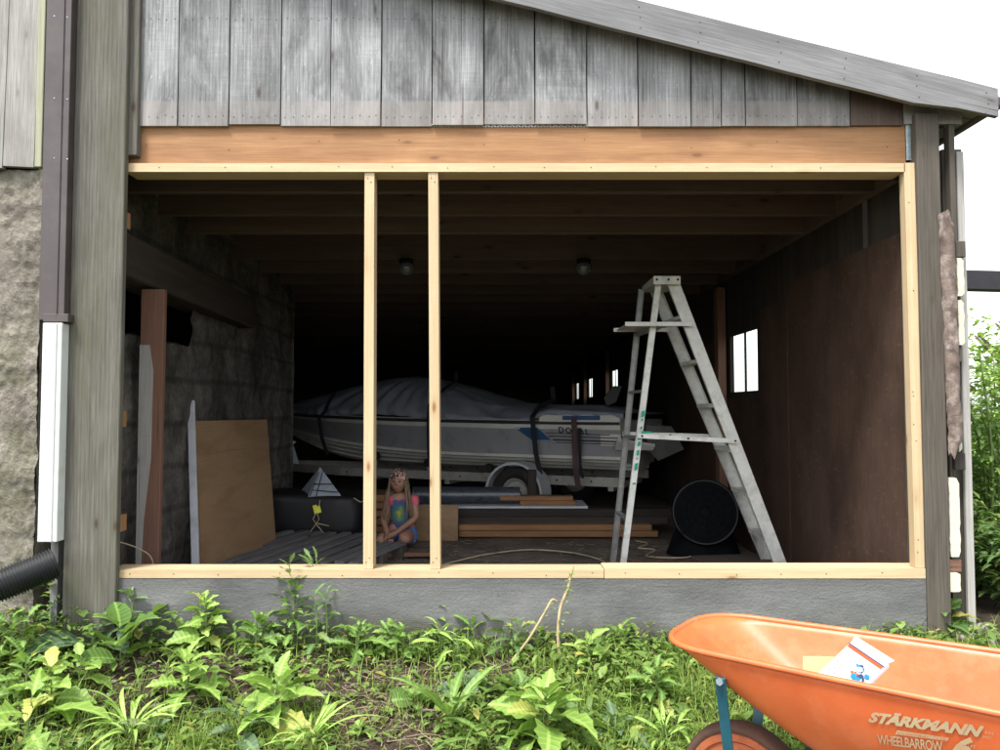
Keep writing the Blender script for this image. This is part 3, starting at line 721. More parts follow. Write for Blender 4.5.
def decal(name,poly,mat,sub=6,parent=boat,off=.004):
    pts=[bs(*p) for p in poly]; mb=MB(); (a,b,c,d)=pts
    def f(u,v):
        s=(a[0]*(1-u)+b[0]*u)*(1-v)+(d[0]*(1-u)+c[0]*u)*v; z=(a[1]*(1-u)+b[1]*u)*(1-v)+(d[1]*(1-u)+c[1]*u)*v
        return side(s,z,off)
    mb.grid(f,sub*3,sub//2+1); return mb.build(name,mat,parent)
decal('blue_stripe',[(514,427.5),(537,427.5),(551,440),(532,440)],M['blue'])
decal('pin_stripe',[(435,425.2),(520,428),(520,429.3),(435,426)],M['fender'],off=.006)
for (y0,y1,xa_,xb_) in ((432.5,433.3,545,610),(435.5,436.5,548,618),(439,440.5,553,624),(442,442.8,556,624)):
    decal('pin_stripe',[(xa_,y0),(xb_,y0+2.2),(xb_,y1+2.2),(xa_,y1)],M['darkdecal'],off=.006)
def textmesh(body,size,shear=0,offset=0,space=1.0,ext=0):
    cu=bpy.data.curves.new('tmp','FONT'); cu.body=body; cu.size=size; cu.shear=shear; cu.offset=offset; cu.space_character=space; cu.resolution_u=3; cu.extrude=0
    ob=bpy.data.objects.new('tmp',cu); C.objects.link(ob); dg=bpy.context.evaluated_depsgraph_get(); dg.update()
    me=bpy.data.meshes.new_from_object(ob.evaluated_get(dg)); vs=[v.co.copy() for v in me.vertices]; fs=[tuple(p.vertices) for p in me.polygons]
    bpy.data.objects.remove(ob); bpy.data.curves.remove(cu); bpy.data.meshes.remove(me); return vs,fs
vs,fs=textmesh('DORAL',1,0,.03,1.25)
w_=max(v.x for v in vs); h_=max(v.y for v in vs); s0,z0=bs(558.5,432.5); s1,z1=bs(589.5,434.8)
mb=MB(); mb.add([side(s0+(s1-s0)*v.x/w_, z0+(z1-z0)*v.x/w_+.062*v.y/h_,.006) for v in vs],fs); mb.build('lettering',M['darkdecal'],boat)
# windscreen base / cockpit coaming at the stern (white moulding with dark seat pad)
mb=MB()
q=[(0.02,.90),(0.02,.55),(1.0,.55),(1.0,.90)]
def coam(s,w,z): return BW(s,w,z)
vs=[];n=16
for i in range(n+1):
    s=.0+.9*i/n; r=.075*min(1,(i/n)*6+.5)
    for (w,z) in ((.93,1.045),(.90,1.045+r),(.78,1.05+r),(.76,1.04)): vs.append(BW(s,w,z))
mb.add(vs,[(i*4+j,(i+1)*4+j,(i+1)*4+j+1,i*4+j+1) for i in range(n) for j in range(3)]+[(0,1,2,3),(n*4+3,n*4+2,n*4+1,n*4)]); mb.build('coaming',M['gel'],boat,bevel=.008)
mb=MB(); c=BW(.42,.918,1.085); Mx=Matrix((dirv,nv,Vector((0,0,1)))).transposed(); mb.box(c,(.42,.02,.05),Mx); mb.build('blue_panel',M['blue'],boat,bevel=.01)
# canvas cover
def covz(s):
    u=s/LB
    pts=[(0,1.13),(.06,1.21),(.15,1.235),(.28,1.25),(.36,1.36),(.47,1.53),(.56,1.60),(.64,1.57),(.76,1.45),(.88,1.33),(1.0,1.20)]
    for (a,b) in zip(pts,pts[1:]):
        if a[0]<=u<=b[0]:
            t_=(u-a[0])/(b[0]-a[0]); return a[1]+(b[1]-a[1])*t_
    return pts[-1][1]
mb=MB(); NU,NV=130,70
def cov(u,v):
    s=-.03+(LB+.08)*u; sc=min(max(s,0),LB); hb,zg,_,_,_=prof(sc); hb=max(hb,.03)+.035; top=covz(sc)
    a=(v*2-1)     # -1 near gunwale .. 1 far gunwale
    prof_=(1-abs(a)**2.2)
    hang=.03+.012*nz(s*2,a,3)-.11*max(0,min(1,(1.1-s)/.3))
    z=zg-hang+(top-zg+hang)*(prof_**.8)
    w=-a*hb if True else 0
    e=1-prof_
    # pleats radiating from the arch of the windscreen
    cs=.52*LB; rad=math.atan2(s-cs,(abs(a)*.9+.05)); wr=.016*math.sin(rad*26+2*nz(s,a,0,2))*min(1,abs(a)*1.3)*(1 if abs(s-cs)<1.7 else .45)
    wr+=.028*nz(s*1.6,a*2.2,1,1.3)+.014*nz(s,a*1.5,4,5)
    if abs(a)>.97: z-=.02; w*=1.006
    return BW(s,w-(wr if a<0 else 0)*-1*.6,z+wr*.8*min(1,prof_*3))
def covb(u,v):
    if v<.03: # skirt
        p=cov(u,.03); q=prof(min(max((LB+.08)*u-.03,0),LB)); return Vector((p.x,p.y,p.z))+Vector((0,0,-.05))*(1-v/.03)+nv*.012*math.sin(u*150)
    return cov(u,v)
mb.grid(covb,190,70)
tag(mb.build('boat_cover',M['canvas'],None,smooth=True),'blue grey canvas cover draped in folds over the boat','boat cover')
# straps over the near side
def strap(pxt,pxb,pyb,mat,lab,w_=.05,pyt=None):
    pts=[]
    for k in range(13):
        t_=k/12; px=pxt+(pxb-pxt)*t_
        py=(pyt or 385)+(pyb-(pyt or 385))*t_
        D=8.0+ (0.42/.9)*0 
        # follow hull side plane a little outside it
        s=0
        for _ in range(14):
            p=BW(s,.985,0); q=proj((p.x,p.y,1.0)); q2=BW(s+.05,.985,0); q2=proj((q2.x,q2.y,1.0)); s+=.05*(px-q[0])/(q2[0]-q[0])
        base=BW(s,.99 if t_<.75 else .99-.25*(t_-.75),0); pz=P(px,py,base.y).z
        if pz>1.10:  # lie on the canvas
            hb,zg,_,_,_=prof(min(max(s,0),LB)); top=covz(min(max(s,0),LB))
            f=min(.97,(pz-zg)/(top-zg+.02)); a=max(0,1-max(f,0)**1.25)**(1/2.2); base=BW(s,a*(hb+.035)+.09,0); pz=pz+.03
        pts.append(Vector((base.x,base.y,pz)))
    mb=MB()
    for a,b in zip(pts,pts[1:]): mb.beam(a,b+(b-a)*.04,w_,.006,up=nv)
    tag(mb.build('tie_down_strap',mat),lab,'strap','straps holding the boat')
strap(529.5,538,474,M['strap'],'black strap crossing the boat just above the trailer mudguard',.055,388)
strap(574,576,486,M['strapred'],'maroon strap over the boat lettering, left one of the pair',.06,417)
strap(579,580.5,478,M['strap'],'narrow dark strap just right of the maroon strap',.035,428)
strap(428,430,482,M['strap'],'black strap running down the boat beside the second stud',.05,372)
strap(315,325,455,M['strap'],'black strap near the bow of the boat',.05,392)
# trailer
trl=thing('boat_trailer','galvanised boat trailer with white curved mudguard under the motorboat','trailer',BW(2,0,0))
for w in (.62,-.62):
    mb=MB(); mb.beam(BW(.1,w,.40),BW(3.7,w,.40),.05,.10); mb.beam(BW(3.68,w,.40),BW(5.9,0,.40),.05,.10)
    for k in range(9): mb.lathe(BW(.4+k*.4,w+.026,.40),[(.012,0),(.012,.004)],nv,8,1)
    mb.build('frame_rail',[M['galvtr'],M['rust']],trl)
mb=MB()
for s in (.2,1.1,2.2,3.3): mb.beam(BW(s,-.9 if s==1.1 else -.6,.33),BW(s,.9 if s==1.1 else .6,.33),.06,.06)
mb.build('cross_member',M['galvtr'],trl)
mb=MB(); mb.beam(BW(4.9,0,.42),BW(5.45,0,.95),.06,.06); mb.build('winch_post',M['galvtr'],trl)
for s,z in ((2.45,.545),(1.65,.50),(3.2,.60)):
    mb=MB(); c=BW(s,.60,z); mb.lathe(c,[(.05,-.03),(.055,0),(.05,.03)],nv,14); mb.beam(c-Vector((0,0,.12)),c,.03,.02,m=1); mb.build('roller',[M['tyre'],M['galvtr']],trl)
WS=1.13
for w in (.95,-.95):
    wh=MB(); c=BW(WS,w,.28)
    wh.lathe(c,[(.16,-.085),(.25,-.09),(.278,-.06),(.28,0),(.278,.06),(.25,.09),(.16,.085)],nv,36,closed=True); tw=wh.build('wheel',M['tyre'],trl,smooth=True)
    wh=MB(); wh.lathe(c,[(.165,-.05),(.165,.07),(.15,.075),(.12,.03),(.05,.035),(.05,.09),(.02,.1)],nv,28); ro=wh.build('rim',M['galvtr'],tw,autosm=True)
    mb=MB(); a0,a1=R(-4),R(176); th=.012
    def fen(u,v): a=a0+(a1-a0)*u; r=.335+th*0; return c+dirv*(-math.cos(a)*r)+Vector((0,0,math.sin(a)*r))+nv*(v-.5)*.26
    mb.grid(fen,30,3)
    def fl(u,v): a=a0+(a1-a0)*u; r=.335-.028*v; return c+dirv*(-math.cos(a)*r)+Vector((0,0,math.sin(a)*r))+nv*(.13 if w>0 else -.13)
    mb.grid(fl,30,1); o=mb.build('mudguard',M['fender'],trl,smooth=False); sm=o.modifiers.new('thick','SOLIDIFY'); sm.thickness=.006
mb=MB(); mb.bx(0,0,0,0,0,0) if False else None
p=P(532,496,7.55); mb.bx(p.x-.04,p.x+.045,p.y,p.y+.09,.0,P(532,470,7.55).z,axis=2)
tag(mb.build('wood_post',M['old'],None,bevel=.005),'short upright timber offcut in front of the trailer wheel','post')
# pale things behind the stern
def sheet(name,pxs,D0,D1,th,mat,lab,cat,grp=None):
    pts=[P(x,y,D0+(D1-D0)*i/(len(pxs)-1)) for i,(x,y) in enumerate(pxs)]
    n=(pts[1]-pts[0]).cross(pts[-1]-pts[0]).normalized(); 
    if n.y<0: n=-n
    c=pts[0]; pts=[p-n*(p-c).dot(n) for p in pts]
    mb=MB(); mb.slab(pts,n,th); return tag(mb.build(name,mat),lab,cat,grp)
sheet('cardboard_sheet',[(646,425),(672,427),(686,452),(660,464),(648,450)],8.2,8.3,.03,plain('dull_card',(.16,.155,.15),.9),'crumpled dark grey cardboard sheet hanging behind the boat stern','cardboard')
sheet('white_plank',[(617,441),(655,446),(653,452),(615,450)],7.9,8.0,.03,M['gel'],'small pale board sticking out behind the boat stern','board')
sheet('seat_back',[(604,398),(614,386),(622,386),(616,402),(607,406)],8.6,8.6,.08,M['black'],'dark padded boat seat back rising beyond the canvas','seat')
# distant jamb boards glimpsed left of the far windows
def inpiece(name,x0,y0,x1,y1,D,depth,mat,lab=None,cat=None,grp=None,axis=None,bev=.004,zb=None):
    a=P(x0,y0,D); b=P(x1,y1,D); mb=MB(); mb.bx(a.x,b.x,D,D+depth,(b.z if zb is None else zb),a.z,axis=axis); return tag(mb.build(name,mat,None,bevel=bev),lab,cat,grp)

# ------------------------------------------------------------------ left-hand interior clutter
# tall plank against lintel
mb=MB(); 
PD=4.42; z1=P(150,289,PD).z; a=P(136,553,PD); a2=P(158,552,PD); t1=P(141,289,PD); t2=P(164.5,289,PD)
mb.slab([(a.x,PD,.0),(a2.x,PD,.0),(t2.x,PD,z1),(t1.x,PD,z1)],(0,1,0),.04,axis=(0,0,1))
pl=tag(mb.build('upright_plank',M['twotone'],None,bevel=.004),'tall brownish plank propped upright under the dark lintel','plank')
mb=MB(); e1=P(143,440,PD)
mb.slab([(a.x,PD-.0015,.0),(a.x+.02,PD-.0015,.0),(P(144,520,PD).x,PD-.0015,P(1,520,PD).z),(P(151,460,PD).x,PD-.0015,P(1,460,PD).z),(P(153.5,370,PD).x,PD-.0015,P(1,370,PD).z),(P(150,345,PD).x,PD-.0015,P(1,345,PD).z),(P(140,345,PD).x,PD-.0015,P(1,345,PD).z)],(0,-1,0),.002,axis=(0,0,1))
mb.build('bare_grey_face',wood('grey_face',(.30,.29,.28),(.40,.39,.37),knot=.5,var=.05),pl)
mb=MB(); mb.beam(P(196,575,5.0)+Vector((0,0,-.02)),P(191,401,5.35),.048,.022,up=(0,1,0)); tag(mb.build('white_batten',M['whiteboard'],None,bevel=.003),'slim chalky white board leaning against the left stone wall','board')
pa,pb_,pc_,pd=P(203,567,5.15),P(277,520,6.35),P(276.5,418,6.5),P(196,421,5.35)
pa.z=.02; pb_.z=.05
n=(pb_-pa).cross(pd-pa).normalized(); pc_=pc_-n*(pc_-pa).dot(n); pb_=pb_-n*(pb_-pa).dot(n)
mb=MB(); mb.slab([pa,pb_,pc_,pd],-n,.015); tag(mb.build('plywood_sheet',M['ply'],None),'brown plywood sheet leaning on the left stone wall beside the black bundle','plywood')
sheet('white_cone_panel',[(286,463),(287,440),(290,432),(299,464)],8.4,8.5,.03,M['greypanel'],'thin pale triangular panel beyond the plywood sheet','panel')
sheet('white_rag',[(285,447),(291,440),(296,442),(288,448)],8.3,8.3,.02,M['gel'],'small white rag at the left end of the trailer','rag')
# black bundle
bag=thing('black_bundle','large black wrapped bundle with yellow tag on the pallet left of the first stud','bundle',P(315,545,6.9))
mb=MB(); ca=P(315,520,7.1)
def sup(u,v):
    th=2*math.pi*u; ph=math.pi*(v-.5); e=.33
    def s_(x,p): return math.copysign(abs(x)**p,x)
    x=.47*s_(math.cos(ph),e)*s_(math.cos(th),e); y=.30*s_(math.cos(ph),e)*s_(math.sin(th),e); z=.185*s_(math.sin(ph),e*.8)
    k=1+.05*nz(x*3,y*3,z*4)+.02*nz(x*12,y*12,z*12)
    return Vector((ca.x+x*k,7.15+y*k,.255+z*k-.03*x))
mb.grid(sup,72,36); mb.build('wrapping',M['bag'],bag,smooth=True)
p=P(317,508,6.83); mb=MB(); Mr=Matrix.Rotation(R(-14),3,'Y'); mb.box(P(317,509,6.82),(.062,.006,.075),Mr); mb.box(P(318,505,6.815),(.022,.004,.014),Mr,m=1); mb.build('yellow_tag',[M['tag'],M['black']],bag)
mb=MB()
for pts in ([(316,513),(313,519),(316,524),(319,519),(317,513)],[(316,524),(311,531),(308,536)],[(316,524),(322,531),(325,534)],[(316,523),(329,526)],[(320,500),(319,506)],[(290,495),(275,499),(267,506),(265,518),(262,530),(263,536)],[(268,505),(266,516),(267,524),(262,534)],[(354,498),(360,502),(366,501)]):
    mb.tube([P(x,y,6.80+.1*(x<300)) for x,y in pts],.0045,5)
mb.build('string',M['cord'],bag)
# folded grey pyramid panels on the bundle
fd=thing('folded_panel','blue grey folded pyramid-shaped box lid on top of the black bundle','box',P(320,496,6.95))
mb=MB(); A=P(320,467,6.95); B=P(308,497,6.88); Cc=P(342,497,6.9); Dd=P(297,496,7.15); E=P(330,490,7.4); n=Vector((0,-.3,.1))
mb.add([A,B,Cc,Dd,E,A+Vector((0,.02,-.0))],[(0,1,2),(0,3,1),(0,2,4),(0,4,3),(1,3,4,2)]); mb.build('panel',M['greypanel'],fd)
mb=MB()
for x0_,y0_,x1_,y1_ in ((319,472,310,496),(323,470,316,497),(313,484,335,484),(311,490,338,492)): mb.tube([P(x0_,y0_,6.90),P(x1_,y1_,6.86)],.004,5)
mb.build('cord_binding',M['black'],fd)
# pallets on the floor
def pallet(cx,cy,w,d,nb,lab,rz=0):
    t_=thing('pallet',lab,'pallet',(cx,cy,0),'pallets on the floor'); Rz=Matrix.Rotation(rz,3,'Z')
    for k in range(nb):
        mb=MB(); x=-w/2+.05+(w-.1)*k/(nb-1); mb.box(Vector((cx,cy,.115))+Rz@Vector((x,random.uniform(-.02,.02),0)),(.075,d,.02),Rz,1); mb.build('deck_board',M['greyplain'],t_,bevel=.002)
    for k in (-1,0,1):
        mb=MB(); mb.box(Vector((cx,cy,.052))+Rz@Vector((0,k*(d/2-.06),0)),(w,.09,.104),Rz,0); mb.build('stringer',M['floorwood'],t_)
pallet(-1.62,6.05,.9,1.5,7,'slatted grey pallet on the floor below the plywood sheet and bundle',R(-14))
pallet(-1.0,5.85,.32,.85,3,'narrow slatted pallet piece on the floor just left of the first stud',R(-16))
# ------------------------------------------------------------------ lumber
def plank(x0,x1,yb,D,th,dep,lab,mat='fir',grp='lumber stacked behind the ladder',name='plank',rz=0,cat='plank'):
    """front face spans x0..x1 px with its bottom at pixel row yb and thickness th (px)"""
    a=P(x0,yb-th,D); b=P(x1,yb,D); mb=MB(); c=Vector(((a.x+b.x)/2,D+dep/2,(a.z+b.z)/2)); mb.box(c,(b.x-a.x,dep,a.z-b.z),Matrix.Rotation(rz,3,'Z'),0)
    return tag(mb.build(name,M[mat],None,bevel=.004),lab,cat,grp)
plank(459,658,537,7.15,6,.14,'pale board lowest in the lumber pile, with the long right end near the ladder','fir')
plank(459,652,530.6,7.15,6,.14,'pale board second from the bottom of the lumber pile','fir')
plank(450,668,524,7.25,7,.15,'dark brown beam in the middle of the lumber pile','old')
plank(450,672,516.6,7.30,7.5,.15,'dark brown beam just under the pale edged sheet','old')
plank(415,588,508.8,7.35,2.6,.5,'thin pale sheet lying across the top of the lumber pile','whiteboard',cat='sheet')
plank(520,576,505.8,7.4,5,.14,'short pale offcut lower of two on the pale sheet','fir')
plank(500,573,500.6,7.42,4.5,.12,'short pale offcut on top of the lumber pile, right of the plastic roll','fir')
inpiece('brown_panel',415,505,458,541,7.05,.03,M['ply'],'square brown board standing on edge between the second stud and the child','board')
for k,(xa_,xb_,yb,lab) in enumerate(((372,392,541,'lowest timber end in the stack behind the child'),(370,391,533,'second timber end from the bottom behind the child'),(373,390,525,'third timber end from the bottom behind the child'),(371,389,517,'fourth timber end from the bottom behind the child'),(373,388,509,'fifth timber end, next to the top, behind the child'),(374,388,501.5,'topmost timber end in the stack behind the child'))):
    plank(xa_-14,xb_,yb,7.6,6.6,.5,lab,'fir','timber ends stacked behind the child')
plank(374,384,545,6.55,4,.09,'small pale timber block on the floor at the child\'s knee','joist',None,'wood_block',cat='block')
plank(352,398,553.5,6.3,4,.10,'thin grey board flat on the floor, in front of the child','floorwood','loose boards on the floor')
plank(382,440,557,6.15,4,.10,'reddish board flat on the floor behind the second stud','twotone','loose boards on the floor',rz=R(4))
plank(700,850,566,5.75,5,.3,'wide pale grey board flat on the floor behind the ladder legs','floorwood','loose boards on the floor',rz=R(9))
# plastic roll
rl=thing('plastic_roll','dark shiny plastic roll lying on the lumber between stud and trailer wheel','roll',P(467,503,7.45))
mb=MB(); a=P(413,495,7.5); b=P(520,495,7.5); mb.tube([lerp(a,b,k/20)+Vector((0,.0,.004*nz(k,1,1))) for k in range(21)],[.078+.003*nz(k*.7,5,0) for k in range(21)],20); mb.build('film',M['roll'],rl,autosm=True)
mb=MB(); mb.tube([b+Vector((-.01,0,0)),b+Vector((.012,0,0))],.035,16); mb.build('core',M['old'],rl)
# covered drum fan on the right
fan=thing('drum_fan','dark rounded drum fan with a ring grille on the floor behind the stepladder','fan',P(707,560,6.3))
c=P(705,512,6.35); mb=MB(); ax=Vector((-.25,-1,.12)).normalized()
mb.lathe(c,[(.245,.16),(.262,.13),(.265,0),(.262,-.13),(.25,-.15),(.235,-.155),(.235,-.14)],ax,40); mb.build('drum',M['fan'],fan,autosm=True)
mb=MB()
for r in (.05,.10,.15,.20):
    x=ax.orthogonal().normalized(); y=ax.cross(x); mb.tube([c+ax*.165+(x*math.cos(t_)+y*math.sin(t_))*r for t_ in [2*math.pi*k/28 for k in range(29)]],.003,5)
for k in range(14):
    t_=2*math.pi*k/14; mb.tube([c+ax*.165+(x*math.cos(t_)+y*math.sin(t_))*.03,c+ax*.165+(x*math.cos(t_)+y*math.sin(t_))*.24],.003,5)
mb.lathe(c+ax*.16,[(.045,0),(.04,.02)],ax,16); mb.build('grille',M['fan'],fan)
mb=MB(); x=ax.orthogonal().normalized(); y=ax.cross(x); mb.tube([c+ax*.163+(x*math.cos(t_)+y*math.sin(t_))*.247 for t_ in [2*math.pi*k/40 for k in range(41)]],.009,6); mb.build('front_ring',M['black'],fan,smooth=True)
def basef(u,v):
    th=2*math.pi*u; r=(.30-.12*v+.02*nz(math.cos(th)*2,math.sin(th)*2,v)); return Vector((c.x+r*math.cos(th),c.y+.05+r*.7*math.sin(th),.0+.30*v))
mb=MB(); mb.grid(basef,36,8); mb.add([basef(k/36,1) for k in range(36)],[tuple(range(36))]); mb.build('base',M['fan'],fan,smooth=True)
# plank leaning on the right wall and wall clutter
mb=MB(); mb.beam(P(762,520,7.4)+Vector((0,0,-.1)),P(771,446,7.8),.10,.025,up=(0,1,0)); tag(mb.build('leaning_plank',M['old'],None),'dark plank leaning against the right wall beyond the ladder','plank')
# cords on the floor
mb=MB()
mb.tube([G2 for G2 in [P(x,y,D) for x,y,D in ((440,570,5.75),(470,562,5.9),(500,555,6.4),(540,552,6.5),(575,557,6.1),(600,562,5.9))] if G2],.006,6)
def fl(px,py):   # point on the barn floor z=.012 through a pixel
    a=P(px,py,1.0)-Vector((0,0,CAMZ)); k=(.014-CAMZ)/a.z; return Vector((a.x*k,a.y*k,.016))
def smooth(pts,n=8):
    out=[]; pts=[pts[0]]+pts+[pts[-1]]
    for i in range(1,len(pts)-2):
        p0,p1,p2,p3=pts[i-1:i+3]
        for k in range(n):
            t=k/n; out.append(.5*((2*p1)+(p2-p0)*t+(2*p0-5*p1+4*p2-p3)*t*t+(3*p1-p0-3*p2+p3)*t**3))
    out.append(pts[-2]); return out
mb=MB(); mb.tube(smooth([fl(440,566),fl(462,560),fl(490,554),fl(530,550),fl(572,553),fl(600,560),fl(606,566)]),.006,6)
tag(mb.build('floor_cord',M['cord']),'long pale cord curving across the dirt floor right of the second stud','cord')
mb=MB(); mb.tube(smooth([fl(636,541),fl(648,544),fl(638,548),fl(655,550),fl(646,556),fl(668,558),fl(690,557),fl(680,552)]),.006,6)
tag(mb.build('floor_cord',M['cord']),'tangled cord on the floor between the stepladder rails','cord')
mb=MB(); mb.tube(smooth([P(116,541,4.3),P(135,547,4.32),P(150,556,4.34),P(154,570,4.35)]),.004,5)
tag(mb.build('wire',M['cord']),'thin pale wire looping just behind the tall corner post','wire')
mb=MB()
for k in range(260):
    px=random.uniform(400,760); py=random.uniform(541,566); p=fl(px,py); a=random.uniform(0,6.28); l=random.uniform(.02,.09)
    d=Vector((math.cos(a)*l,math.sin(a)*l*.7,random.uniform(0,.012))); mb.beam(p,p+d,.004,.003)
tag(mb.build('floor_litter',M['straw']),'straw and splinters scattered over the dirt floor of the shed','litter',kind='stuff')

# ------------------------------------------------------------------ seated child
def skinbody(name,verts,edges,rad,mat,parent=None,sub=2,root=0):
    me=bpy.data.meshes.new(name); me.from_pydata([tuple(v) for v in verts],edges,[]); o=bpy.data.objects.new(name,me); C.objects.link(o)
    o.modifiers.new('skin','SKIN'); me.skin_vertices or me.attributes
    if not me.skin_vertices: 
        bpy.context.view_layer.objects.active=o
    sv=me.skin_vertices[0].data
    for i,r in enumerate(rad):
        sv[i].radius=(r,r) if not isinstance(r,tuple) else r; sv[i].use_root=(i==root)
    s=o.modifiers.new('sub','SUBSURF'); s.levels=sub; s.render_levels=sub
    me.materials.append(mat)
    dg=bpy.context.evaluated_depsgraph_get(); dg.update(); m2=bpy.data.meshes.new_from_object(o.evaluated_get(dg)); 
    m2.polygons.foreach_set('use_smooth',[True]*len(m2.polygons)); bpy.data.objects.remove(o)
    if not m2.materials: m2.materials.append(mat)
    o=bpy.data.objects.new(name,m2); C.objects.link(o)
    if parent is not None: o.parent=parent; o.matrix_parent_inverse=Matrix.Translation(-parent.location)
    return o
K0=P(398,545,6.6); K0.z=0
def k(x,y,z): return K0+Vector((x,y,z))     # x right, y away, z up (metres)
child=thing('person','child with long fair hair, patterned headscarf and tie-dye shirt sitting between the studs','person',K0)
skin=plain('skin',(.33,.18,.125),.6,var=.08,nscale=9)
V=[];E=[];RD=[]
def jv(p,r,par=None):
    V.append(p); RD.append(r); i=len(V)-1
    if par is not None: E.append((par,i))
    return i
pel=jv(k(.02,.10,.13),(.105,.085)); bel=jv(k(.02,.08,.25),(.085,.07),pel); chs=jv(k(.02,.06,.36),(.095,.07),bel); ush=jv(k(.02,.05,.425),(.07,.055),chs)
nk=jv(k(.01,.04,.475),.036,ush); 
for sg in (-1,1):
    sh=jv(k(.02+sg*.105,.05,.415),.04,ush)
    el=jv(k(.02+sg*.135,-.01,.27) if sg>0 else k(-.125,.0,.25),.028,sh)
    wr=jv(k(-.015,-.17,.155) if sg>0 else k(-.065,-.15,.145),.021,el); hd=jv(k(-.055,-.195,.14) if sg>0 else k(-.045,-.19,.125),.026,wr)
for sg in (-1,1):
    hp=jv(k(.02+sg*.07,.07,.11),.075,pel)
    kn=jv(k(.075,-.20,.125) if sg>0 else k(-.15,-.16,.10),.055,hp)
    an=jv(k(.03,-.02,.045) if sg>0 else k(-.02,-.12,.045),.036,kn); ft=jv(k(-.07,.03,.035) if sg>0 else k(.06,-.16,.035),.032,an)
skinbody('body',V,E,RD,skin,child)
# head with face
mb=MB(); hc=k(.0,.02,.565)
def head(u,v):
    th=2*math.pi*u; ph=math.pi*(v-.5); x=math.cos(ph)*math.sin(th); y=-math.cos(ph)*math.cos(th); z=math.sin(ph)
    rx,ry,rz=.072,.082,.095
    if z<0: rx*=1-.28*(-z)**1.5; ry*=1-.12*(-z)
    p=Vector((x*rx,y*ry,z*rz))
    if y<0:
        g=lambda cx,cz,s:math.exp(-((p.x-cx)**2+(p.z-cz)**2)/s**2)
        p.y-= .020*g(0,-.012,.011)+.010*g(0,-.002,.009)+.006*g(0,-.045,.016)+.006*g(0,-.075,.018)-.008*g(-.026,.008,.012)-.008*g(.026,.008,.012)+.005*g(-.035,-.03,.018)+.005*g(.035,-.03,.018)
    return hc+Matrix.Rotation(R(-6),3,'Z')@p
mb.grid(head,60,44)
for sg in (-1,1): mb.lathe(hc+Vector((sg*.070,.008,-.004)),[(.018,-.004),(.02,0),(.012,.005)],(sg,.25,0),12)
hd_=mb.build('head',skin,child,smooth=True)
mb=MB()
for sg in (-1,1): 
    mb.lathe(hc+Matrix.Rotation(R(-6),3,'Z')@Vector((sg*.026,-.072,.007)),[(.010,0),(.007,.004),(.001,.006)],(0,-1,0),12); 
mb.build('eye',plain('eye_dark',(.04,.03,.03),.3),hd_)
mb=MB(); mb.tube([hc+Matrix.Rotation(R(-6),3,'Z')@Vector((x,-.081+abs(x)*.25,-.045+abs(x)*.12)) for x in (-.02,-.01,0,.01,.02)],[.002,.0045,.005,.0045,.002],8); mb.build('mouth',plain('lip',(.36,.12,.11),.5),hd_)
# headscarf
t=NT('pattern_scarf'); o=t.obj(); v=t.vor(o,34); nn=t.noise(o,40,2,.5,1.2)
t.fin(t.mix(t.mr(nn,.49,.53),(.03,.02,.03),t.mix(t.mr(v,.2,.5),(.62,.30,.30),(.55,.38,.28))),.8)
mb=MB()
def scf(u,v):
    th=2*math.pi*u; ph=math.pi*(.0+.5*v); lo=.10 if True else 0
    x=math.cos(ph)*math.sin(th); y=-math.cos(ph)*math.cos(th); z=math.sin(ph)
    f=max(0,-y); z0=.028*f+(-.05)*(1-f)*(1-v)
    return hc+Vector((x*.084,y*.094,z*.104+z0*(1-v)+.012))*1+Vector((0,0,0))*0+Vector((.006*nz(th,v,0,3),.006*nz(th,v,3,3),.004*nz(th,v,7,5)))
mb.grid(scf,48,18); mb.build('headscarf',t.mat,child,smooth=True)
# hair
hairm=NT('fair_hair'); g=hairm.obj(); hn=hairm.noise(hairm.map(g,(90,90,6)),1,4,.6); hairm.fin(hairm.mix(hn,(.09,.06,.035),(.25,.175,.105)),.5); hairm.bump(hn,.5,.004)
mb=MB()
for q in range(70):
    a=random.uniform(-2.5,2.5); # around the back and both sides, leaving the face open
    if abs(a)<.55: a+=.0
    th=math.pi+a*.92; x=math.sin(th)*.083; y=-math.cos(th)*.088
    side_=1 if x>0 else -1
    L=random.uniform(.20,.30) if side_<0 else random.uniform(.13,.24)
    p0=hc+Vector((x*.9,y,.02)); p1=hc+Vector((x*1.05,y*.98,-.05)); p2=hc+Vector((x*1.05+side_*.015+random.uniform(-.01,.01),y*.8-.02,-.13)); p3=hc+Vector((x*1.15+side_*.02+random.uniform(-.02,.02),y*.6-.04,-.09-L))
    mb.tube(smooth([p0,p1,p2,p3],4),[.009]*5+[.010]*4+[.008,.006,.004,.002],6)
mb.build('hair',hairm.mat,child,smooth=True)
# shirt (tie-dye) and shorts
t=NT('tie_dye'); pos=t.geo(); cc=k(.01,-.03,.30)
dv=t.n('ShaderNodeVectorMath',{0:pos,1:tuple(cc)},operation='SUBTRACT').outputs[0]; dist=t.n('ShaderNodeVectorMath',{0:t.map(dv,(1,.3,.8))},operation='LENGTH').outputs['Value']
dd_=t.math('ADD',dist,t.mr(t.noise(pos,30,3),.3,.7,-.02,.02))
t.fin(t.ramp(t.mr(dd_,0,.14),[(0,(.50,.36,.05)),(.22,(.10,.22,.09)),(.42,(.04,.13,.20)),(.62,(.06,.07,.20)),(.74,(.50,.09,.14)),(1,(.60,.13,.17))]),.9); 
V=[];E=[];RD=[]
pel=jv(k(.02,.09,.14),(.115,.095)); bel=jv(k(.02,.08,.25),(.098,.082),pel); chs=jv(k(.02,.06,.36),(.106,.082),bel); ush=jv(k(.02,.05,.425),(.078,.062),chs)
for sg in (-1,1):
    sh=jv(k(.02+sg*.108,.05,.415),.052,ush); jv(k(.02+sg*.132,.022,.345),.044,sh)
skinbody('shirt',V,E,RD,t.mat,child)
V=[];E=[];RD=[]
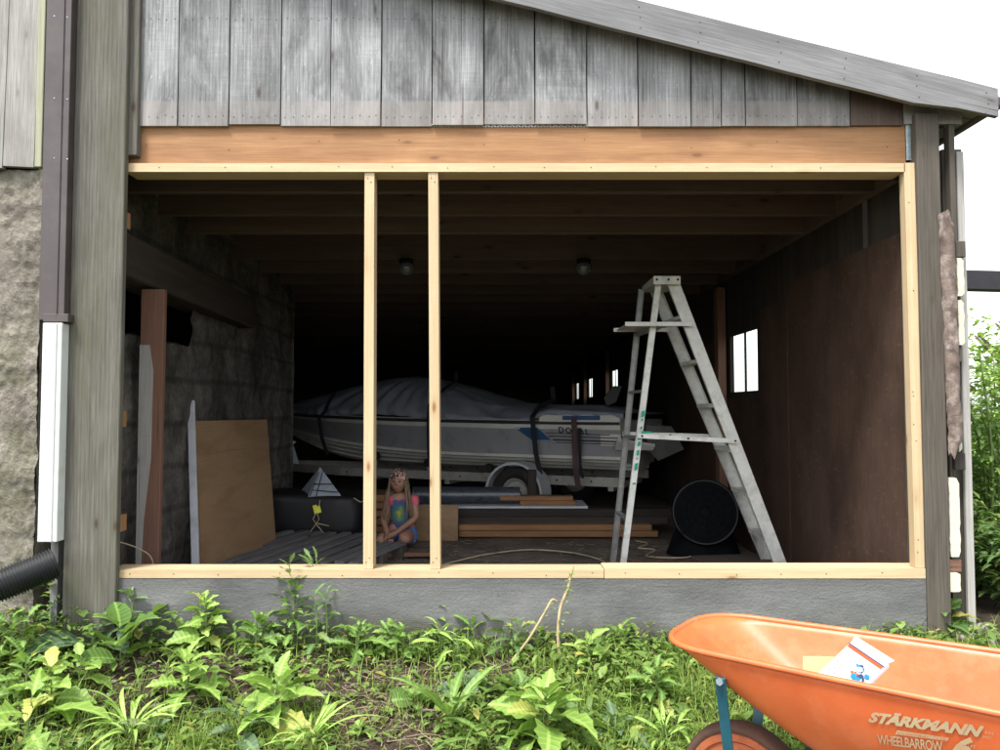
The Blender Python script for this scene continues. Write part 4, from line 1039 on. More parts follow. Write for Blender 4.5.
pel=jv(k(.02,.10,.12),(.122,.10)); bl=jv(k(.02,.095,.17),(.112,.09),pel)
for sg in (-1,1):
    hp=jv(k(.02+sg*.075,.06,.11),.086,pel); jv(k(.105,-.06,.118) if sg>0 else k(-.09,-.03,.105),.075,hp)
t=NT('blue_shorts'); t.fin(t.mix(t.mr(t.vor(t.obj(),28),.15,.25),(.75,.78,.85),(.07,.17,.48)),.85); skinbody('shorts',V,E,RD,t.mat,child)
# hands: five separate bent fingers each, one hand laid over the other
mb=MB()
for (w0,dr,sgn) in ((k(-.045,-.185,.142),Vector((-.9,-.35,-.25)),1),(k(-.05,-.182,.122),Vector((.55,-.75,-.35)),-1)):
    dr.normalize(); sd=dr.cross(Vector((0,0,1))).normalized(); up_=sd.cross(dr)
    for i,(o_,L) in enumerate(((-.018,.034),(-.006,.040),(.006,.038),(.018,.030))):
        b=w0+sd*o_+dr*.012; mb.tube([b,b+dr*L*.5+up_*.003,b+dr*L*.8-up_*.006,b+dr*L*.95-up_*.016],[.0065,.006,.0055,.004],7)
    b=w0-sd*.020*sgn-dr*.005; mb.tube([b,b-sd*.014*sgn+dr*.014,b-sd*.016*sgn+dr*.028-up_*.004],[.008,.0065,.0045],7)
mb.build('fingers',skin,child,smooth=True)

# ------------------------------------------------------------------ wheelbarrow
A0=Vector((.60,2.69,0)); av=Vector((.814,-.581,0)).normalized(); bv=Vector((-av.y,av.x,0)); ZR=.42; B0=.072
def WB(a,b,z): return A0+av*a+bv*(b+B0)+Vector((0,0,z))
wb=thing('wheelbarrow','orange wheelbarrow with beige lettering standing in the grass, cut off by the right edge','wheelbarrow',WB(.5,0,-.28))
# plan outlines of rim and floor, sampled by perimeter parameter (0..1), straight near side between u1..u2
LT=1.06
def outline(L0,L1,hf,hb_,rf,rb,n=96):
    """rounded trapezoid: front at L0 (half width hf), back at L1 (half width hb_)"""
    cs=[(L0,-hf,rf),(L1,-hb_,rb),(L1,hb_,rb),(L0,hf,rf)]; pts=[]
    for i,(x,y,r) in enumerate(cs):
        p=Vector((x,y)); a=Vector(cs[i-1][:2]); b=Vector(cs[(i+1)%4][:2])
        d0=(a-p).normalized(); d1=(b-p).normalized(); half=d0.angle(d1)/2; t_=r/math.tan(half)
        q0=p+d0*t_; q1=p+d1*t_
        for k_ in range(13):
            s=k_/12; pts.append(((1-s)**2)*q0+2*s*(1-s)*p+s*s*q1)
    # straight runs subdivided
    out=[]
    for i in range(4):
        arc=pts[i*13:(i+1)*13]; out+=arc; nx=pts[((i+1)%4)*13]; 
        for k_ in range(1,12): out.append(arc[-1]+(nx-arc[-1])*k_/12)
    return out
rim=outline(0,LT,.235,.30,.20,.13); flo=outline(.53,.94,.12,.185,.06,.06)
NR=len(rim)
def zr(a): return ZR+.0*a
def bowl(i,t_,off=0):
    """t_=0 rim .. 1 floor edge"""
    r=rim[i%NR]; f=flo[i%NR]; e=t_; p=r+(f-r)*e; z=zr(r.x)+( .105-zr(r.x))*t_
    bulge=.018*math.sin(math.pi*min(1,t_)); cdir=(r-Vector((.6,0))).normalized()
    p=p+cdir*(bulge+off); return WB(p.x,p.y,z)
mb=MB(); NTT=14
vs=[];fs=[]
for tt in range(NTT+1):
    for i in range(NR): vs.append(bowl(i,tt/NTT))
fl_i=len(vs)
for tt in (.7,.35):
    for i in range(NR): 
        f=flo[i]; c=Vector((.7,0)); p=c+(f-c)*tt; vs.append(WB(p.x,p.y,.10-.004))
vs.append(WB(.7,0,.095))
for tt in range(NTT+2):
    for i in range(NR):
        j=(i+1)%NR; fs.append((tt*NR+i,tt*NR+j,(tt+1)*NR+j,(tt+1)*NR+i))
for i in range(NR): fs.append(((NTT+2)*NR+i,(NTT+2)*NR+(i+1)%NR,len(vs)-1))
mb.add(vs,fs); tray=mb.build('tray',M['tray'],wb,smooth=True)
s_=tray.modifiers.new('thick','SOLIDIFY'); s_.thickness=.006; s_.offset=0
mb=MB(); pts=[WB(*( rim[i%NR]+ (rim[i%NR]-Vector((.6,0))).normalized()*.004 ),zr(rim[i%NR].x)) for i in range(NR+1)]
mb.tube(pts,.0095,10,cap=False); rm=mb.build('rolled_rim',M['tray'],tray,smooth=True)
# lettering on the near side: map text (x along a, y up the slope)
i0=13; # start of near straight run: arc0 is 0..12, straight 12..25
def near(a,t_,off): # a = distance along, t_ slope fraction
    ra=rim[12]; rb_=rim[24]; fa_=flo[12]; fb_=flo[24]
    # interpolate in index so the point stays on the surface
    x_r=lambda s:ra+(rb_-ra)*s
    s=0.5
    for _ in range(20):
        r=ra+(rb_-ra)*s; f=fa_+(fb_-fa_)*s; cd=(r-Vector((.6,0))).normalized(); p=r+(f-r)*t_+cd*(.018*math.sin(math.pi*t_)); s+=(a-p.x)*.8
    r=ra+(rb_-ra)*s; f=fa_+(fb_-fa_)*s; cd=(r-Vector((.6,0))).normalized(); p=r+(f-r)*t_+cd*(.018*math.sin(math.pi*t_))
    z=ZR+(.105-ZR)*t_; return WB(p.x,p.y-off,z-off*.5)
def solve(px,py):
    a,t_=.8,.2
    for _ in range(15):
        q=proj(near(a,t_,.006)); q1=proj(near(a+.01,t_,.006)); q2=proj(near(a,t_+.01,.006))
        J=Matrix(((q1[0]-q[0],q2[0]-q[0]),(q1[1]-q[1],q2[1]-q[1])))
        d=J.inverted()@Vector((px-q[0],py-q[1])); a+=d[0]*.01; t_+=d[1]*.01
    return a,t_
def letter(name,body,bl,br,tl,shear=0,offset=0,space=1.0,fn=None):
    """bl,br,tl: pixel corners bottom-left, bottom-right, top-left of the text line"""
    vs,fs=textmesh(body,1,shear,offset,space); x0=min(v.x for v in vs); x1=max(v.x for v in vs); y1=max(v.y for v in vs if True); y0=0
    cap=.70
    A=Vector(solve(*bl)); B=Vector(solve(*br)); T=Vector(solve(*tl))
    def mp(v): u=(v.x-x0)/(x1-x0); w=v.y/cap; q=A+(B-A)*u+(T-A)*w; return near(q.x,q.y,.0065)
    mb=MB(); mb.add([mp(v) for v in vs],fs); mb.build(name,M['decalbeige'],tray)
letter('lettering','STÄRKMANN',(868,721),(982,736.5),(869.5,712),.25,.056,1.0)
letter('lettering','TM',(984.5,733.5),(993,734.8),(984.5,731),0,.0,1)
letter('lettering','MC',(983,738),(991,739),(983,735.6),0,0,1)
letter('lettering','WHEELBARROW',(878,743.5),(943,751.5),(877,734),-.0,.012,.9)
# striped word plate CONTRACTOR
vs,fs=textmesh('CONTRACTOR',1,.35,.0,1.0)
Aq=[Vector(solve(*p)) for p in ((895,734.3),(947,741),(949,738),(897,730.2))]
mb=MB(); mb.add([near(q.x,q.y,.006) for q in Aq],[(0,1,2,3)]); mb.build('word_plate',M['decalbeige'],tray)
x0=min(v.x for v in vs); x1=max(v.x for v in vs)
A_,B_,T_=[Vector(solve(*p)) for p in ((897.5,733.6),(945.5,740),(898.3,731.3))]
mb=MB(); mb.add([near(*(A_+(B_-A_)*((v.x-x0)/(x1-x0))+(T_-A_)*(v.y/.7)),.0078) for v in vs],fs); mb.build('lettering',M['tray'],tray)
letter('numeral','6',(952,756),(972,758),(953,737.5),.25,.05,1)
letter('lettering','CU FT',(962,746.5),(976,748.5),(962,743.5),.2,.01,1)
# frame: wooden handles, braces, legs, wheel
for sg in (-1,1):
    mb=MB(); mb.beam(WB(.10,sg*.07,-.045),WB(1.75,sg*.30,.24),.038,.04); mb.build('handle',M['fir'],wb,bevel=.005)
    mb=MB(); top=WB(.205,sg*.222,.345); bot=WB(.20,sg*.10,-.07); mb.beam(top,bot,.034,.006,up=bv)
    mb.build('front_brace',M['teal'],wb,bevel=.001)
    mb=MB(); mb.tube([WB(.72,sg*.18,.085),WB(.82,sg*.20,-.10),WB(.90,sg*.21,-.30),WB(.98,sg*.215,-.30),WB(1.05,sg*.22,.12)],.013,8); mb.build('leg',M['teal'],wb,smooth=True)
    mb=MB(); mb.lathe(top+Vector((0,0,-.012))-bv*.0,[(.012,0),(.012,.008)],-bv,6); mb.build('bolt',M['galv'],wb)
mb=MB(); mb.beam(WB(.42,-.16,.085),WB(.42,.16,.085),.05,.02); mb.beam(WB(.86,-.2,.09),WB(.86,.2,.09),.05,.02); mb.build('cross_member',M['teal'],wb)
wc=WB(.20,0,-.068); mb=MB()
wprof=[(.17,-.033),(.188,-.044),(.198,-.038),(.205,-.015),(.205,.015),(.198,.038),(.188,.044),(.17,.033)]
mb.lathe(wc,wprof,bv,56,closed=True); wl=mb.build('wheel',plain('dusty_brown_tyre',(.085,.045,.032),.85,bump=.4,dirt=(.16,.08,.05),ds=8),wb,smooth=True)
mb=MB(); mb.lathe(wc,[(.178,-.032),(.175,-.043),(.155,-.043),(.135,-.02),(.06,-.012),(.035,-.045),(.012,-.05)],bv,44)
mb.lathe(wc,[(.178,.032),(.175,.043),(.155,.043),(.135,.02),(.06,.012),(.035,.045),(.012,.05)],bv,44); 
mb.build('rim',plain('rusty_orange_rim',(.40,.11,.045),.6,dirt=(.14,.06,.035),ds=14),wl,autosm=True)
mb=MB(); mb.tube([wc-bv*.11,wc+bv*.11],.009,8); mb.build('axle',M['galv'],wb)
# card and packaging lying in the tray
def inplane(p00,p10,p01):
    return lambda u,v: p00+(p10-p00)*u+(p01-p00)*v
cl=P(806,684,2.33); ct=P(853,639.5,2.47); cr=P(889,663.5,2.31)
pk=thing('flat_package','white card package with orange stripe and blue picture lying in the wheelbarrow','package',(cl+cr)/2)
cl=ct+(cl-ct)*.80; br_=cl+(cr-ct)
nrm=(cr-ct).cross(cl-ct).normalized()
if nrm.z<0: nrm=-nrm
mb=MB(); mb.slab([cl,br_,cr,ct],-nrm,.012); mb.build('card_body',M['card'],pk,bevel=.002)
def pq(u,v,off=.0015): return ct+(cl-ct)*u+(cr-ct)*v+nrm*off   # u from top edge down, v along top edge
def patch(name,q,mat,off=.0015): 
    mb=MB(); mb.add([pq(u,v,off) for u,v in q],[tuple(range(len(q)))]); return mb.build(name,mat,pk)
patch('orange_stripe',[(.13,.03),(.13,.97),(.19,.97),(.19,.03)],M['cardorange'])
patch('dark_stripe',[(.105,.0),(.105,1),(.13,1),(.13,.0)],M['cardink'],.002)
random.seed(11)
for kk in range(26):
    u=.40+random.gauss(0,.07)+.22*random.random(); v=.70+random.gauss(0,.12); s=random.uniform(.03,.085); a=random.random()*3
    q=[(u+s*math.cos(a+j*1.257)*.8,v+s*math.sin(a+j*1.257)) for j in range(5)]
    patch('printed_picture',q,[M['cardblue'],M['cardink'],M['cardblue'],M['cardorange'],M['greypanel']][kk%5],.0018+.0002*kk)
for r_ in range(4):
    for w_ in range(3):
        u=.55+.07*r_; v=.12+.07*w_; patch('small_print',[(u,v),(u,v+.045),(u+.012,v+.045),(u+.012,v)],M['cardink'],.0016)
mb=MB(); q=ct+nrm*.012; e=(ct-cl)*.10
mb.slab([ct+e*.0,cr+e*.0,cr+e*1.0+(cr-ct)*.05,ct+e*.8],nrm,.002); mb.build('card_flap',M['card'],pk)
a=P(803,656,2.50); b=P(834,656.5,2.48); c=P(834,690,2.40); d=P(803,688,2.42)
mb=MB(); mb.slab([a,b,c,d],(0,.1,-1),.003); tag(mb.build('card_piece',M['cardtan']),'small peach card piece beside the white package in the wheelbarrow','card')

# ------------------------------------------------------------------ vegetation
random.seed(5)
def width(shape,t):
    if shape=='ovate': return (math.sin(math.pi*t**.72))**.8*(1-.25*t)
    if shape=='lance': return math.sin(math.pi*t**.85)**1.1*.9
    if shape=='round': return math.sqrt(max(0,1-(2*t-1)**2))
    if shape=='lobed': return (math.sin(math.pi*t**.7))**.8*(.72+.38*math.cos(t*26))
    if shape=='arrow': return (1-t)**.75*(1 if t>.06 else .55)
    return math.sin(math.pi*t)
def leaf(mb,base,d,L,W,shape='ovate',droop=.6,fold=.25,n=7,tooth=.0,rnd=None,twist=0):
    d=Vector(d).normalized(); up=Vector((0,0,1)); sd=d.cross(up)
    if sd.length<.05: sd=Vector((1,0,0))
    sd.normalize()
    if twist: sd=Matrix.Rotation(twist,3,d)@sd
    p=Vector(base); vs=[];gc=[];fs=[]; ax=sd.copy()
    for i in range(n+1):
        t=i/n; w=W*.5*max(.02,width(shape,t)) if i<n else W*.01
        if tooth and 0<i<n: w*=1+(tooth if i%2 else -tooth)
        nn=ax.cross(d).normalized(); lift=nn*(w*fold)
        wav=nn*w*.18*math.sin(t*9+p.x*50)
        vs+=[p-ax*w+lift+wav,p,p+ax*w+lift-wav]; gc+=[(t,-w*8,0),(t,0,0),(t,w*8,0)]
        if i: a=3*(i-1); b=3*i; fs+=[(a,a+1,b+1,b),(a+1,a+2,b+2,b+1)]
        p=p+d*(L/n); d=(Matrix.Rotation(-droop/n,3,ax)@d)
    mb.add(vs,fs,gc,0,rnd)
WEEDN={}
def weed(px,py,lab,h,nl,L,W,shape,mat,name='weed',cat='weed',droop=.9,spread=1.0,tooth=.12,stems=1,flower=False,grp=None,base=None,n=8,minel=.1):
    h*=(1.15 if px<340 else .85); nl=int(nl*1.5) if nl>12 else nl; L*=1.12; W*=1.3
    b=base or G(px,py); t=thing(name,lab,cat,b,grp); mbl=MB(); mbs=MB()
    for s in range(stems):
        a=random.random()*6.28; lean=Vector((math.cos(a),math.sin(a),0))*(.25*h if stems>1 else .08*h)*random.random()
        p0=b+Vector((math.cos(a),math.sin(a),0))*(.02*stems**.5 if stems>1 else 0)
        top=p0+Vector((0,0,h))+lean
        pts=[lerp(p0,top,k/6)+Vector((.006*math.sin(k+a),.006*math.cos(k*1.3),0)) for k in range(7)]
        mbs.tube(pts,[.0045-.0004*k for k in range(7)],6)
        m=nl//stems
        for i in range(m):
            f=(i+.7)/m; ang=i*2.4+a+random.uniform(-.3,.3); p=lerp(p0,top,.12+.88*f if h>.12 else .5*f)
            el=minel+(.95-minel)*f**1.6+random.uniform(-.1,.15)
            if random.random()<.12 and m>8: continue
            d=Vector((math.cos(ang)*math.cos(el)*spread,math.sin(ang)*math.cos(el)*spread,math.sin(el)))
            sc=(1-.45*f**1.5)*random.choice((.55,.75,.9,1,1.1,1.25))*random.uniform(.85,1.1)
            pet=d.normalized()*L*.18*sc; mbs.tube([p,p+pet],.002,4,cap=False)
            leaf(mbl,p+pet,d,L*sc,W*sc,shape,droop*random.uniform(.6,1.3),.3,n,tooth,twist=random.uniform(-.7,.7))
        if flower:
            for q in range(7): mbs.lathe(top+Vector((random.uniform(-.015,.015),random.uniform(-.015,.015),random.uniform(-.01,.02))),[(.005,0),(.006,.004),(.002,.007)],(0,0,1),6,1)
    mbs.build('stem',[M['stem'],M['yellow']],t); mbl.build('leaf_cluster',M[mat],t,smooth=True)
    return t
weed(122,668,'big burdock plant with broad upright leaves below the tall corner post',.16,9,.30,.17,'ovate','leaf','burdock','burdock',.7,1,.03,n=10,minel=.3)
weed(95,650,'broad grey green burdock leaf spreading left, near the tall corner post foot',.05,5,.30,.17,'ovate','leafgrey','burdock','burdock',.9,1,.02,n=10,minel=.2)
weed(50,712,'pale leafy weed at the far left, above the grass tuft',.15,13,.17,.085,'ovate','leafpale',droop=.9)
weed(30,738,'large pale weed in the bottom left corner',.12,11,.24,.10,'lobed','leafpale',droop=.9)
weed(186,706,'bright pale weed with pointed lobed leaves on the bare soil, left of centre',.17,14,.17,.085,'lobed','leafpale',tooth=.15)
weed(206,650,'lush nettle like weed against the foundation wall near its left end',.22,18,.12,.065,'ovate','leafpale',tooth=.2)
weed(158,738,'small weed with smooth oval leaves at the bottom left on bare soil',.10,9,.11,.05,'ovate','leafgrey',tooth=0,droop=.5)
weed(238,742,'weed with long oval leaves left of the light green clump',.12,9,.17,.06,'ovate','leafgrey',tooth=.03)
weed(276,728,'light green broad leaved clump left of the bare brown patch',.16,15,.19,.09,'ovate','leafpale',tooth=.1)
weed(300,640,'tall dark green weed overlapping the wooden sill left of the first stud',.33,40,.11,.035,'lance','leafdark',tooth=.3,stems=3,droop=.5)
weed(285,648,'dense leafy weed at the foot of the tall dark weed',.26,30,.12,.05,'lobed','leaf',tooth=.2,stems=2)
weed(60,628,'feathery dark weed beside the black corrugated pipe',.22,30,.10,.03,'lance','leafdark',tooth=.3,stems=3)
weed(98,632,'low feathery weed at the base of the tall corner post',.18,24,.10,.035,'lobed','leafdark',tooth=.3,stems=2)
weed(180,628,'fine leaved green weed against the left foundation wall',.22,30,.10,.035,'lobed','leafdark',tooth=.25,stems=3)
weed(235,632,'thin green weed at the wall between the two lush weeds',.2,22,.09,.03,'lance','leafdark',tooth=.2,stems=3)
weed(348,662,'mid green weed with arching leaves right of the tall dark weed',.2,18,.13,.055,'lobed','leaf',tooth=.15,stems=2)
weed(372,640,'small feathery weed against the wall under the first stud',.18,20,.09,.03,'lance','leafdark',tooth=.2,stems=2)
weed(430,640,'slender weed under the second stud with narrow leaves',.2,14,.10,.03,'lance','leaf',tooth=.1,stems=2)
weed(490,642,'round leaved plant rising before the foundation wall',.20,5,.10,.10,'round','leafpale','round_leaf_plant','plant',.4,1,0,minel=.5)
weed(478,650,'leafy weed at the base of the round leaved plant',.16,18,.10,.045,'lobed','leaf',stems=2)
weed(508,655,'fern like weed left of the bent dry stalk',.16,18,.11,.04,'lobed','leafdark',stems=2)
weed(527,640,'thin stalk with small yellow flowers before the wall',.22,6,.05,.018,'lance','leaf','yellow_flower','flower',stems=1,flower=True)
weed(545,745,'largest bright green weed at the bottom centre',.22,19,.18,.085,'ovate','leafpale',tooth=.14,droop=1.0,n=10)
weed(588,672,'pale upright weed with pointed leaves right of the dry stalk',.18,10,.12,.05,'ovate','leafpale')
weed(622,662,'leafy green weed against the wall, left of the wheelbarrow tip',.16,22,.11,.045,'lobed','leaf',stems=2)
weed(650,700,'mid green weed between the bright weed and the wheelbarrow wheel',.17,20,.12,.05,'lobed','leaf',stems=2)
weed(615,735,'low weed in the grass beside the largest bright weed',.1,12,.12,.05,'ovate','leafgrey',stems=1)
weed(700,655,'small green weed hidden partly by the wheelbarrow front',.14,14,.10,.04,'lobed','leaf',stems=2)
weed(668,648,'short weed against the wall just left of the wheelbarrow rim',.12,12,.09,.04,'ovate','leaf',stems=2)
weed(938,634,'leafy green plant growing at the foot of the right hand post',.16,16,.13,.075,'ovate','leafdark',tooth=.12,stems=2)
weed(975,650,'small weed among the stones at the right edge',.12,10,.1,.05,'ovate','leafdark',stems=1)
weed(415,705,'round leaved creeping weed on the brown patch',.08,9,.08,.07,'round','leaf',tooth=0)
weed(360,735,'small weed in the middle of the bare brown patch',.07,7,.08,.04,'ovate','leafpale')
weed(12,668,'mid green weed at the left edge below the black pipe',.2,16,.13,.06,'lobed','leaf',stems=2)
weed(450,725,'strap leaved plant with long broad upright blades right of the bare patch',.05,11,.22,.034,'lance','leaf','strap_leaf_plant','plant',.9,.6,0,minel=.7)
weed(490,748,'second strap leaved plant at the bottom edge, with arching blades',.05,12,.22,.03,'lance','leaf','strap_leaf_plant','plant',1.2,.9,0,minel=.4)
weed(140,640,'second leafy weed between the burdock and the left part of the wall',.2,26,.12,.05,'lobed','leafgrey',tooth=.2,stems=3)
weed(265,660,'spreading green weed in front of the tall dark weed',.15,22,.12,.06,'lobed','leaf',stems=3)
weed(322,650,'bushy weed right beside the tall dark weed',.24,30,.10,.04,'lobed','leafdark',tooth=.25,stems=3)
weed(400,655,'bushy weed against the wall midway between the two studs',.17,26,.10,.045,'lobed','leaf',stems=3)
weed(450,660,'grassy leaved weed on the wall side of the strap leaved plants',.16,26,.14,.02,'lance','leafpale',tooth=0,stems=4,droop=1.2)
weed(80,690,'pale weed between the two large left corner weeds',.12,12,.14,.07,'ovate','leafpale')
weed(25,700,'bright drooping weed at the left border of the picture',.14,14,.15,.07,'lobed','leaf')
weed(520,705,'medium green weed left behind the largest bright weed',.13,16,.13,.06,'ovate','leaf',stems=2)
weed(465,690,'low round leaved weed above the strap leaved plants',.08,14,.09,.06,'round','leafgrey',tooth=0,stems=2)
weed(580,735,'broad leaved weed right of the largest bright weed',.12,12,.16,.08,'ovate','leaf')
weed(675,745,'grassy weed next to the wheelbarrow wheel',.12,22,.16,.02,'lance','leafpale',tooth=0,stems=4,droop=1.2)
weed(130,740,'grassy tuft with narrow arching blades at the bottom left',.06,22,.22,.016,'lance','leafpale','grass_tuft','grass',1.3,1,0,minel=.7)
weed(310,748,'grassy tuft with narrow arching blades under the light green clump',.06,22,.20,.014,'lance','leafpale','grass_tuft','grass',1.3,1,0,minel=.7)
# dry stalks
for pts,lab,r in (([(562,668),(558,640),(560,610),(567,590),(573,566)],'tall dry flower stalk reaching the sill, right of centre',.0075),([(510,663),(528,640),(545,612),(552,600),(557,602)],'bent dry stalk leaning left beside the tall stalk',.006),([(690,655),(690,640),(689,634)],'short brown stick against the foundation wall by the wheelbarrow',.004)):
    b=G(*pts[0]); t=thing('dry_stalk',lab,'stalk',b); q=[b]+[P(x,y,b.y+.01*i) for i,(x,y) in enumerate(pts[1:])]
    mb=MB(); mb.tube(smooth(q,5),r,6); mb.build('stem',M['drystem'],t,smooth=True)
    if r>.005:
        mb=MB()
        for i in range(26 if r>.007 else 10):
            p=lerp(q[1],q[-1],random.random()); a=random.random()*6.28; leaf(mb,p,(math.cos(a),math.sin(a),random.uniform(-.2,.6)),.035,.014,'lance',.6,.2,3)
        mb.build('small_leaves',M['leaf'],t)
# ground cover, grass, straw
def dens(px,py):
    """0 bare .. 1 lush, judged from where the photo has growth"""
    d=.35
    if py<665 and px<680: d=.9
    if px>560: d=.95
    if px<110 and py<690: d=.85
    if 100<px<250 and 655<py: d=.22
    if 300<px<440 and 665<py: d=.15
    if py>722 and px<330: d=.6
    if 240<px<420 and 655<py<700: d=.3
    if px>440 and py>690: d=.85
    return d
def rpos(): 
    x=random.uniform(-2.9,2.9); y=random.uniform(2.35,3.82); return x,y
mb=MB(); cnt=0
while cnt<30000:
    x,y=rpos(); z=gz(x,y); q=proj((x,y,z)); 
    dn=dens(*q)*(.55+.9*nz(x,y,9,3.5)+.3)
    if x>2.35 or x<-2.6: dn=.8
    if random.random()>dn: continue
    cnt+=1
    a=random.random()*6.28; h=random.random()**1.5*((.18 if q[0]<350 else .10) if y>3.45 and q[0]<680 else .075)*min(1,dn+.2); el=random.uniform(-.1,.9)
    L=random.choice((.015,.02,.03,.04,.06))*random.uniform(.8,1.3); sh=random.choice(('ovate','lance','round','lobed'))
    leaf(mb,(x,y,z+h+.004),(math.cos(a)*math.cos(el),math.sin(a)*math.cos(el),math.sin(el)),L,L*random.uniform(.35,.75),sh,.8,.3,3,.1)
tag(mb.build('ground_cover',M['cover'],None,smooth=True),'low mixed green weeds covering the soil in front of the wall','ground cover',kind='stuff')
def blade(mb,b,a,h,w,bend):
    d=Vector((math.cos(a),math.sin(a),0)); s=Vector((-d.y,d.x,0)); vs=[];gc=[];n=5
    for i in range(n+1):
        t=i/n; c=b+Vector((0,0,h*(t-.35*bend*t*t)))+d*(h*bend*t*t); ww=w*(1-t**1.6)*.5+.0002; vs+=[c-s*ww,c+s*ww]; gc+=[(t,-1,0),(t,1,0)]
    mb.add(vs,[(2*i,2*i+1,2*i+3,2*i+2) for i in range(n)],gc)
mb=MB(); cnt=0
while cnt<26000:
    x,y=rpos(); z=gz(x,y); q=proj((x,y,z)); px,py=q
    dn=.16
    if px>560: dn=.95
    if px>430 and py>650: dn=max(dn,.35)
    if py>725 and px<330: dn=.9
    if py<660 and 330<px<480: dn=.7
    if px<60: dn=.5
    dn*=(.5+nz(x,y,4,4)+.35)
    if random.random()>dn: continue
    for k in range(4):
        cnt+=1; a=random.random()*6.28; blade(mb,Vector((x+random.uniform(-.02,.02),y+random.uniform(-.02,.02),z)),a,random.uniform(.04,.16),random.uniform(.002,.0055),random.uniform(.2,1.3))
tag(mb.build('grass',M['grass'],None,smooth=True),'loose green grass blades among the weeds','grass',kind='stuff')
mb=MB()
for k in range(620):
    if k<300:
        px=random.gauss(400,75); py=random.uniform(655,750)
    else: px=random.uniform(0,1000); py=random.uniform(640,750)
    if not(0<px<1000): continue
    b=G(px,py); a=random.random()*6.28; L=.03+.22*random.random()**1.7*(1 if k<300 else .45); r=random.uniform(.0007,.0022)
    pts=[b+Vector((math.cos(a)*L*t,math.sin(a)*L*t,.006+.03*random.random()*t+.010)) for t in (0,.35,.7,1)]
    mb.tube(pts,r,4,cap=False)
tag(mb.build('dead_straw',M['straw'],None),'dead brown stalks and straw lying on the bare soil','straw',kind='stuff')
mb=MB()
for k in range(900):
    x,y=rpos(); s=random.uniform(.003,.011); z=gz(x,y); mb.box((x,y,z+s*.2),(s*2,s*1.4,s),Matrix.Rotation(random.random()*3,3,Vector((random.random(),random.random(),1)).normalized()))
tag(mb.build('soil_crumbs',M['rock'],None),'small stones and crumbs on the bare soil','stones',kind='stuff')
# rocks at right
for i,(px,py,s,lab) in enumerate(((966,640,.06,'brown stone at the foot of the outer board, by the leafy plant'),(985,632,.05,'smaller stone at the right edge near the outer board'),(996,648,.05,'stone at the right edge above the wheelbarrow rim'))):
    b=G(px,py); mb=MB()
    def rk(u,v): 
        th=2*math.pi*u; ph=math.pi*(v-.5); d=Vector((math.cos(ph)*math.cos(th),math.cos(ph)*math.sin(th),math.sin(ph)*.6)); return b+d*s*(1+.35*nz(d.x*1.6+i*5,d.y*1.6,d.z*1.6))+Vector((0,0,s*.25))
    mb.grid(rk,20,14); tag(mb.build('stone',M['rock'],None,smooth=True),lab,'stone')

# bushes and tree beyond the right end
def bush(name,lab,cat,c,rx,ry,h,nl,mat,Ls=.09,stems=14):
    t=thing(name,lab,cat,c); mbs=MB(); mbl=MB(); c=Vector(c)
    for s in range(stems):
        a=random.random()*6.28; r=random.random()**.5; tip=c+Vector((math.cos(a)*rx*r,math.sin(a)*ry*r,h*(1-.45*r*r)*random.uniform(.75,1.05)))
        base=c+Vector((math.cos(a)*rx*.3*r,math.sin(a)*ry*.3*r,0)); mid=lerp(base,tip,.5)+Vector((random.uniform(-.1,.1),random.uniform(-.1,.1),.1))
        pts=smooth([base,mid,tip],6); mbs.tube(pts,[.012*(1-i/len(pts))+.003 for i in range(len(pts))],5)
        for i in range(nl//stems):
            q=random.random()**.6; p=pts[int(q*(len(pts)-1))]; an=random.random()*6.28; off=Vector((math.cos(an),math.sin(an),0))*random.uniform(.02,.16)
            el=random.uniform(-.3,.7); leaf(mbl,p+off+Vector((0,0,random.uniform(-.06,.06))),(math.cos(an)*math.cos(el),math.sin(an)*math.cos(el),math.sin(el)),Ls*random.uniform(.6,1.2),Ls*.42,'ovate',.8,.25,4,.12)
    mbs.build('stem',M['stem'],t); mbl.build('foliage',M[mat],t,smooth=True)
bush('shrub','bright green leafy shrub right behind the outer board','shrub',(2.95,4.75,.03),.45,.5,1.45,2600,'leaf')
bush('shrub','taller yellow green shrub beyond the first shrub at the right edge','shrub',(4.1,6.2,.0),.75,.7,1.75,3200,'leafpale',.10)
bush('shrub','dark green shrub low at the right edge, behind the stones','shrub',(2.98,4.3,.03),.36,.3,.75,1500,'leafdark')
bush('shrub','dark bush outside the barn below the windows','shrub',(3.6,9.5,.0),.9,1.2,1.35,2000,'leaf',.13)
bush('shrub','far bush outside near the middle windows','shrub',(4.2,14,.0),1.1,1.6,1.5,1500,'leaf',.16)
def tree(lab,c,h,r,nl):
    t=thing('tree',lab,'tree',c); c=Vector(c); mb=MB(); mb.tube([c+Vector((.05*math.sin(i),0,h*.6*i/6)) for i in range(7)],[.16-.018*i for i in range(7)],10)
    tips=[]
    for i in range(16):
        a=random.random()*6.28; z0=h*random.uniform(.3,.6); tip=c+Vector((math.cos(a)*r*random.uniform(.4,1),math.sin(a)*r*random.uniform(.4,1),h*random.uniform(.55,1))); b=c+Vector((0,0,z0))
        pts=smooth([b,lerp(b,tip,.5)+Vector((0,0,.15)),tip],5); mb.tube(pts,[.05*(1-k/len(pts))+.008 for k in range(len(pts))],6); tips+=pts[4:]
    mb.build('trunk',M['bark'],t,smooth=True); ml=MB()
    for i in range(nl):
        p=random.choice(tips)+Vector((random.gauss(0,.22),random.gauss(0,.22),random.gauss(0,.16))); a=random.random()*6.28; leaf(ml,p,(math.cos(a),math.sin(a),random.uniform(-.6,.3)),random.uniform(.07,.14),.07,'ovate',.5,.2,3)
    ml.build('crown',M['leafpale'],t,smooth=True)
tree('slim tree with pale leaves rising beyond the shrubs at the right edge',(6.7,9.6,0),2.35,.85,2200)
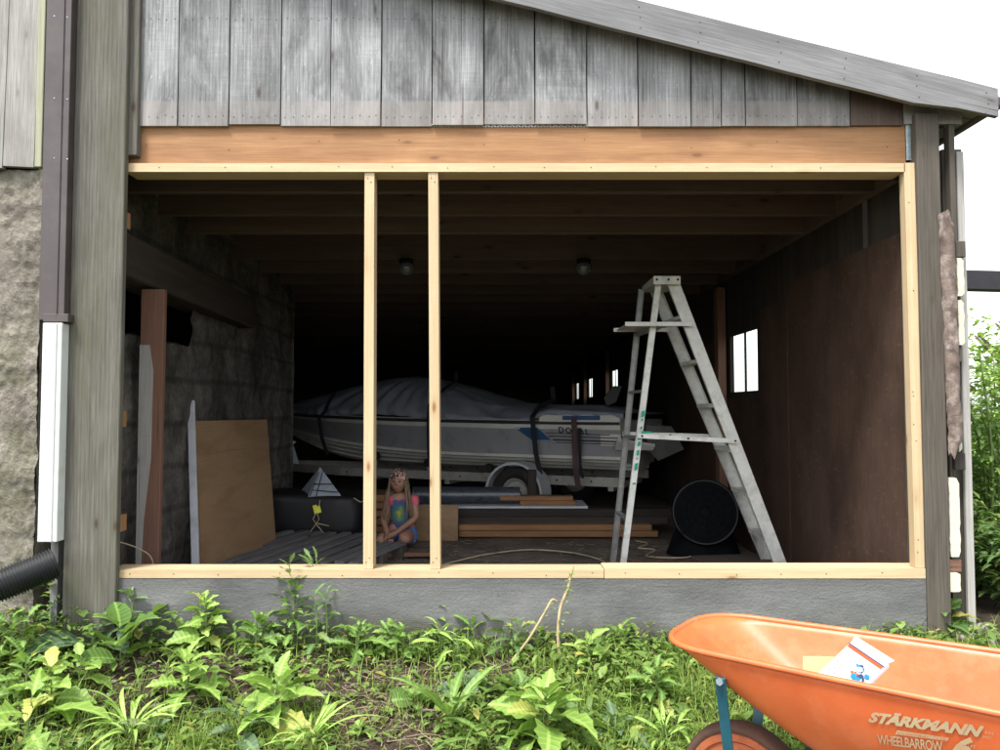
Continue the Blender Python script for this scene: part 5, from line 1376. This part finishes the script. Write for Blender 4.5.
tree('rounded tree farther right beyond the barn',(13.5,16,0),4.6,2.2,4000)
# dark rail
rl_=thing('rail_fence','dark horizontal rail on posts crossing behind the outer board at the right','rail',(5.2,6.2,0))
mb=MB(); a=P(962,281,6.0); mb.beam((a.x-.35,6.0,a.z+.01),(7.2,6.3,a.z-.03),.12,.15); mb.build('rail',M['strap'],rl_,bevel=.005)
for x in (7.1,): 
    mb=MB(); mb.bx(x-.06,x+.06,6.38,6.5,0,a.z+.1,axis=2); mb.build('post',M['old'],rl_)
mb=MB(); mb.bx(a.x-.40,a.x-.28,6.07,6.19,0,a.z+.1,axis=2); mb.build('post',M['old'],rl_)

# ------------------------------------------------------------------ light, camera
w=bpy.data.worlds.new('World'); SC.world=w; w.use_nodes=True; nt=w.node_tree; nt.nodes.clear()
EL,AZ=R(62),R(215)     # sun: high, behind the photographer's left shoulder (compass angle from +Y, clockwise)
sky=nt.nodes.new('ShaderNodeTexSky'); sky.sky_type='NISHITA'; sky.sun_disc=False; sky.sun_elevation=EL; sky.sun_rotation=AZ; sky.air_density=1.0; sky.dust_density=1.5; sky.ozone_density=1
hs=nt.nodes.new('ShaderNodeHueSaturation'); hs.inputs['Saturation'].default_value=.15
bg=nt.nodes.new('ShaderNodeBackground'); bg.inputs['Strength'].default_value=.15; ow=nt.nodes.new('ShaderNodeOutputWorld')
nt.links.new(sky.outputs[0],hs.inputs['Color']); nt.links.new(hs.outputs[0],bg.inputs[0]); nt.links.new(bg.outputs[0],ow.inputs[0])
sd=bpy.data.lights.new('sun','SUN'); sd.energy=1.9; sd.angle=R(14); sd.color=(1,.97,.92); so=bpy.data.objects.new('sun',sd); C.objects.link(so)
dv=Vector((math.sin(AZ)*math.cos(EL),math.cos(AZ)*math.cos(EL),math.sin(EL))); so.rotation_euler=dv.to_track_quat('Z','Y').to_euler(); so.location=(-3,-4,9)
cam=bpy.data.cameras.new('camera'); cam.lens=F/1000*36; cam.sensor_width=36; cam.clip_end=1500; cam.clip_start=.05
co=bpy.data.objects.new('camera',cam); C.objects.link(co); co.location=(0,0,CAMZ); co.rotation_euler=(R(90)+PITCH,0,0); SC.camera=co
SC.view_settings.view_transform='Standard'; SC.view_settings.look='None'; SC.view_settings.gamma=1; SC.view_settings.exposure=1.68
SC.cycles.max_bounces=8; SC.cycles.diffuse_bounces=5; SC.cycles.transparent_max_bounces=12
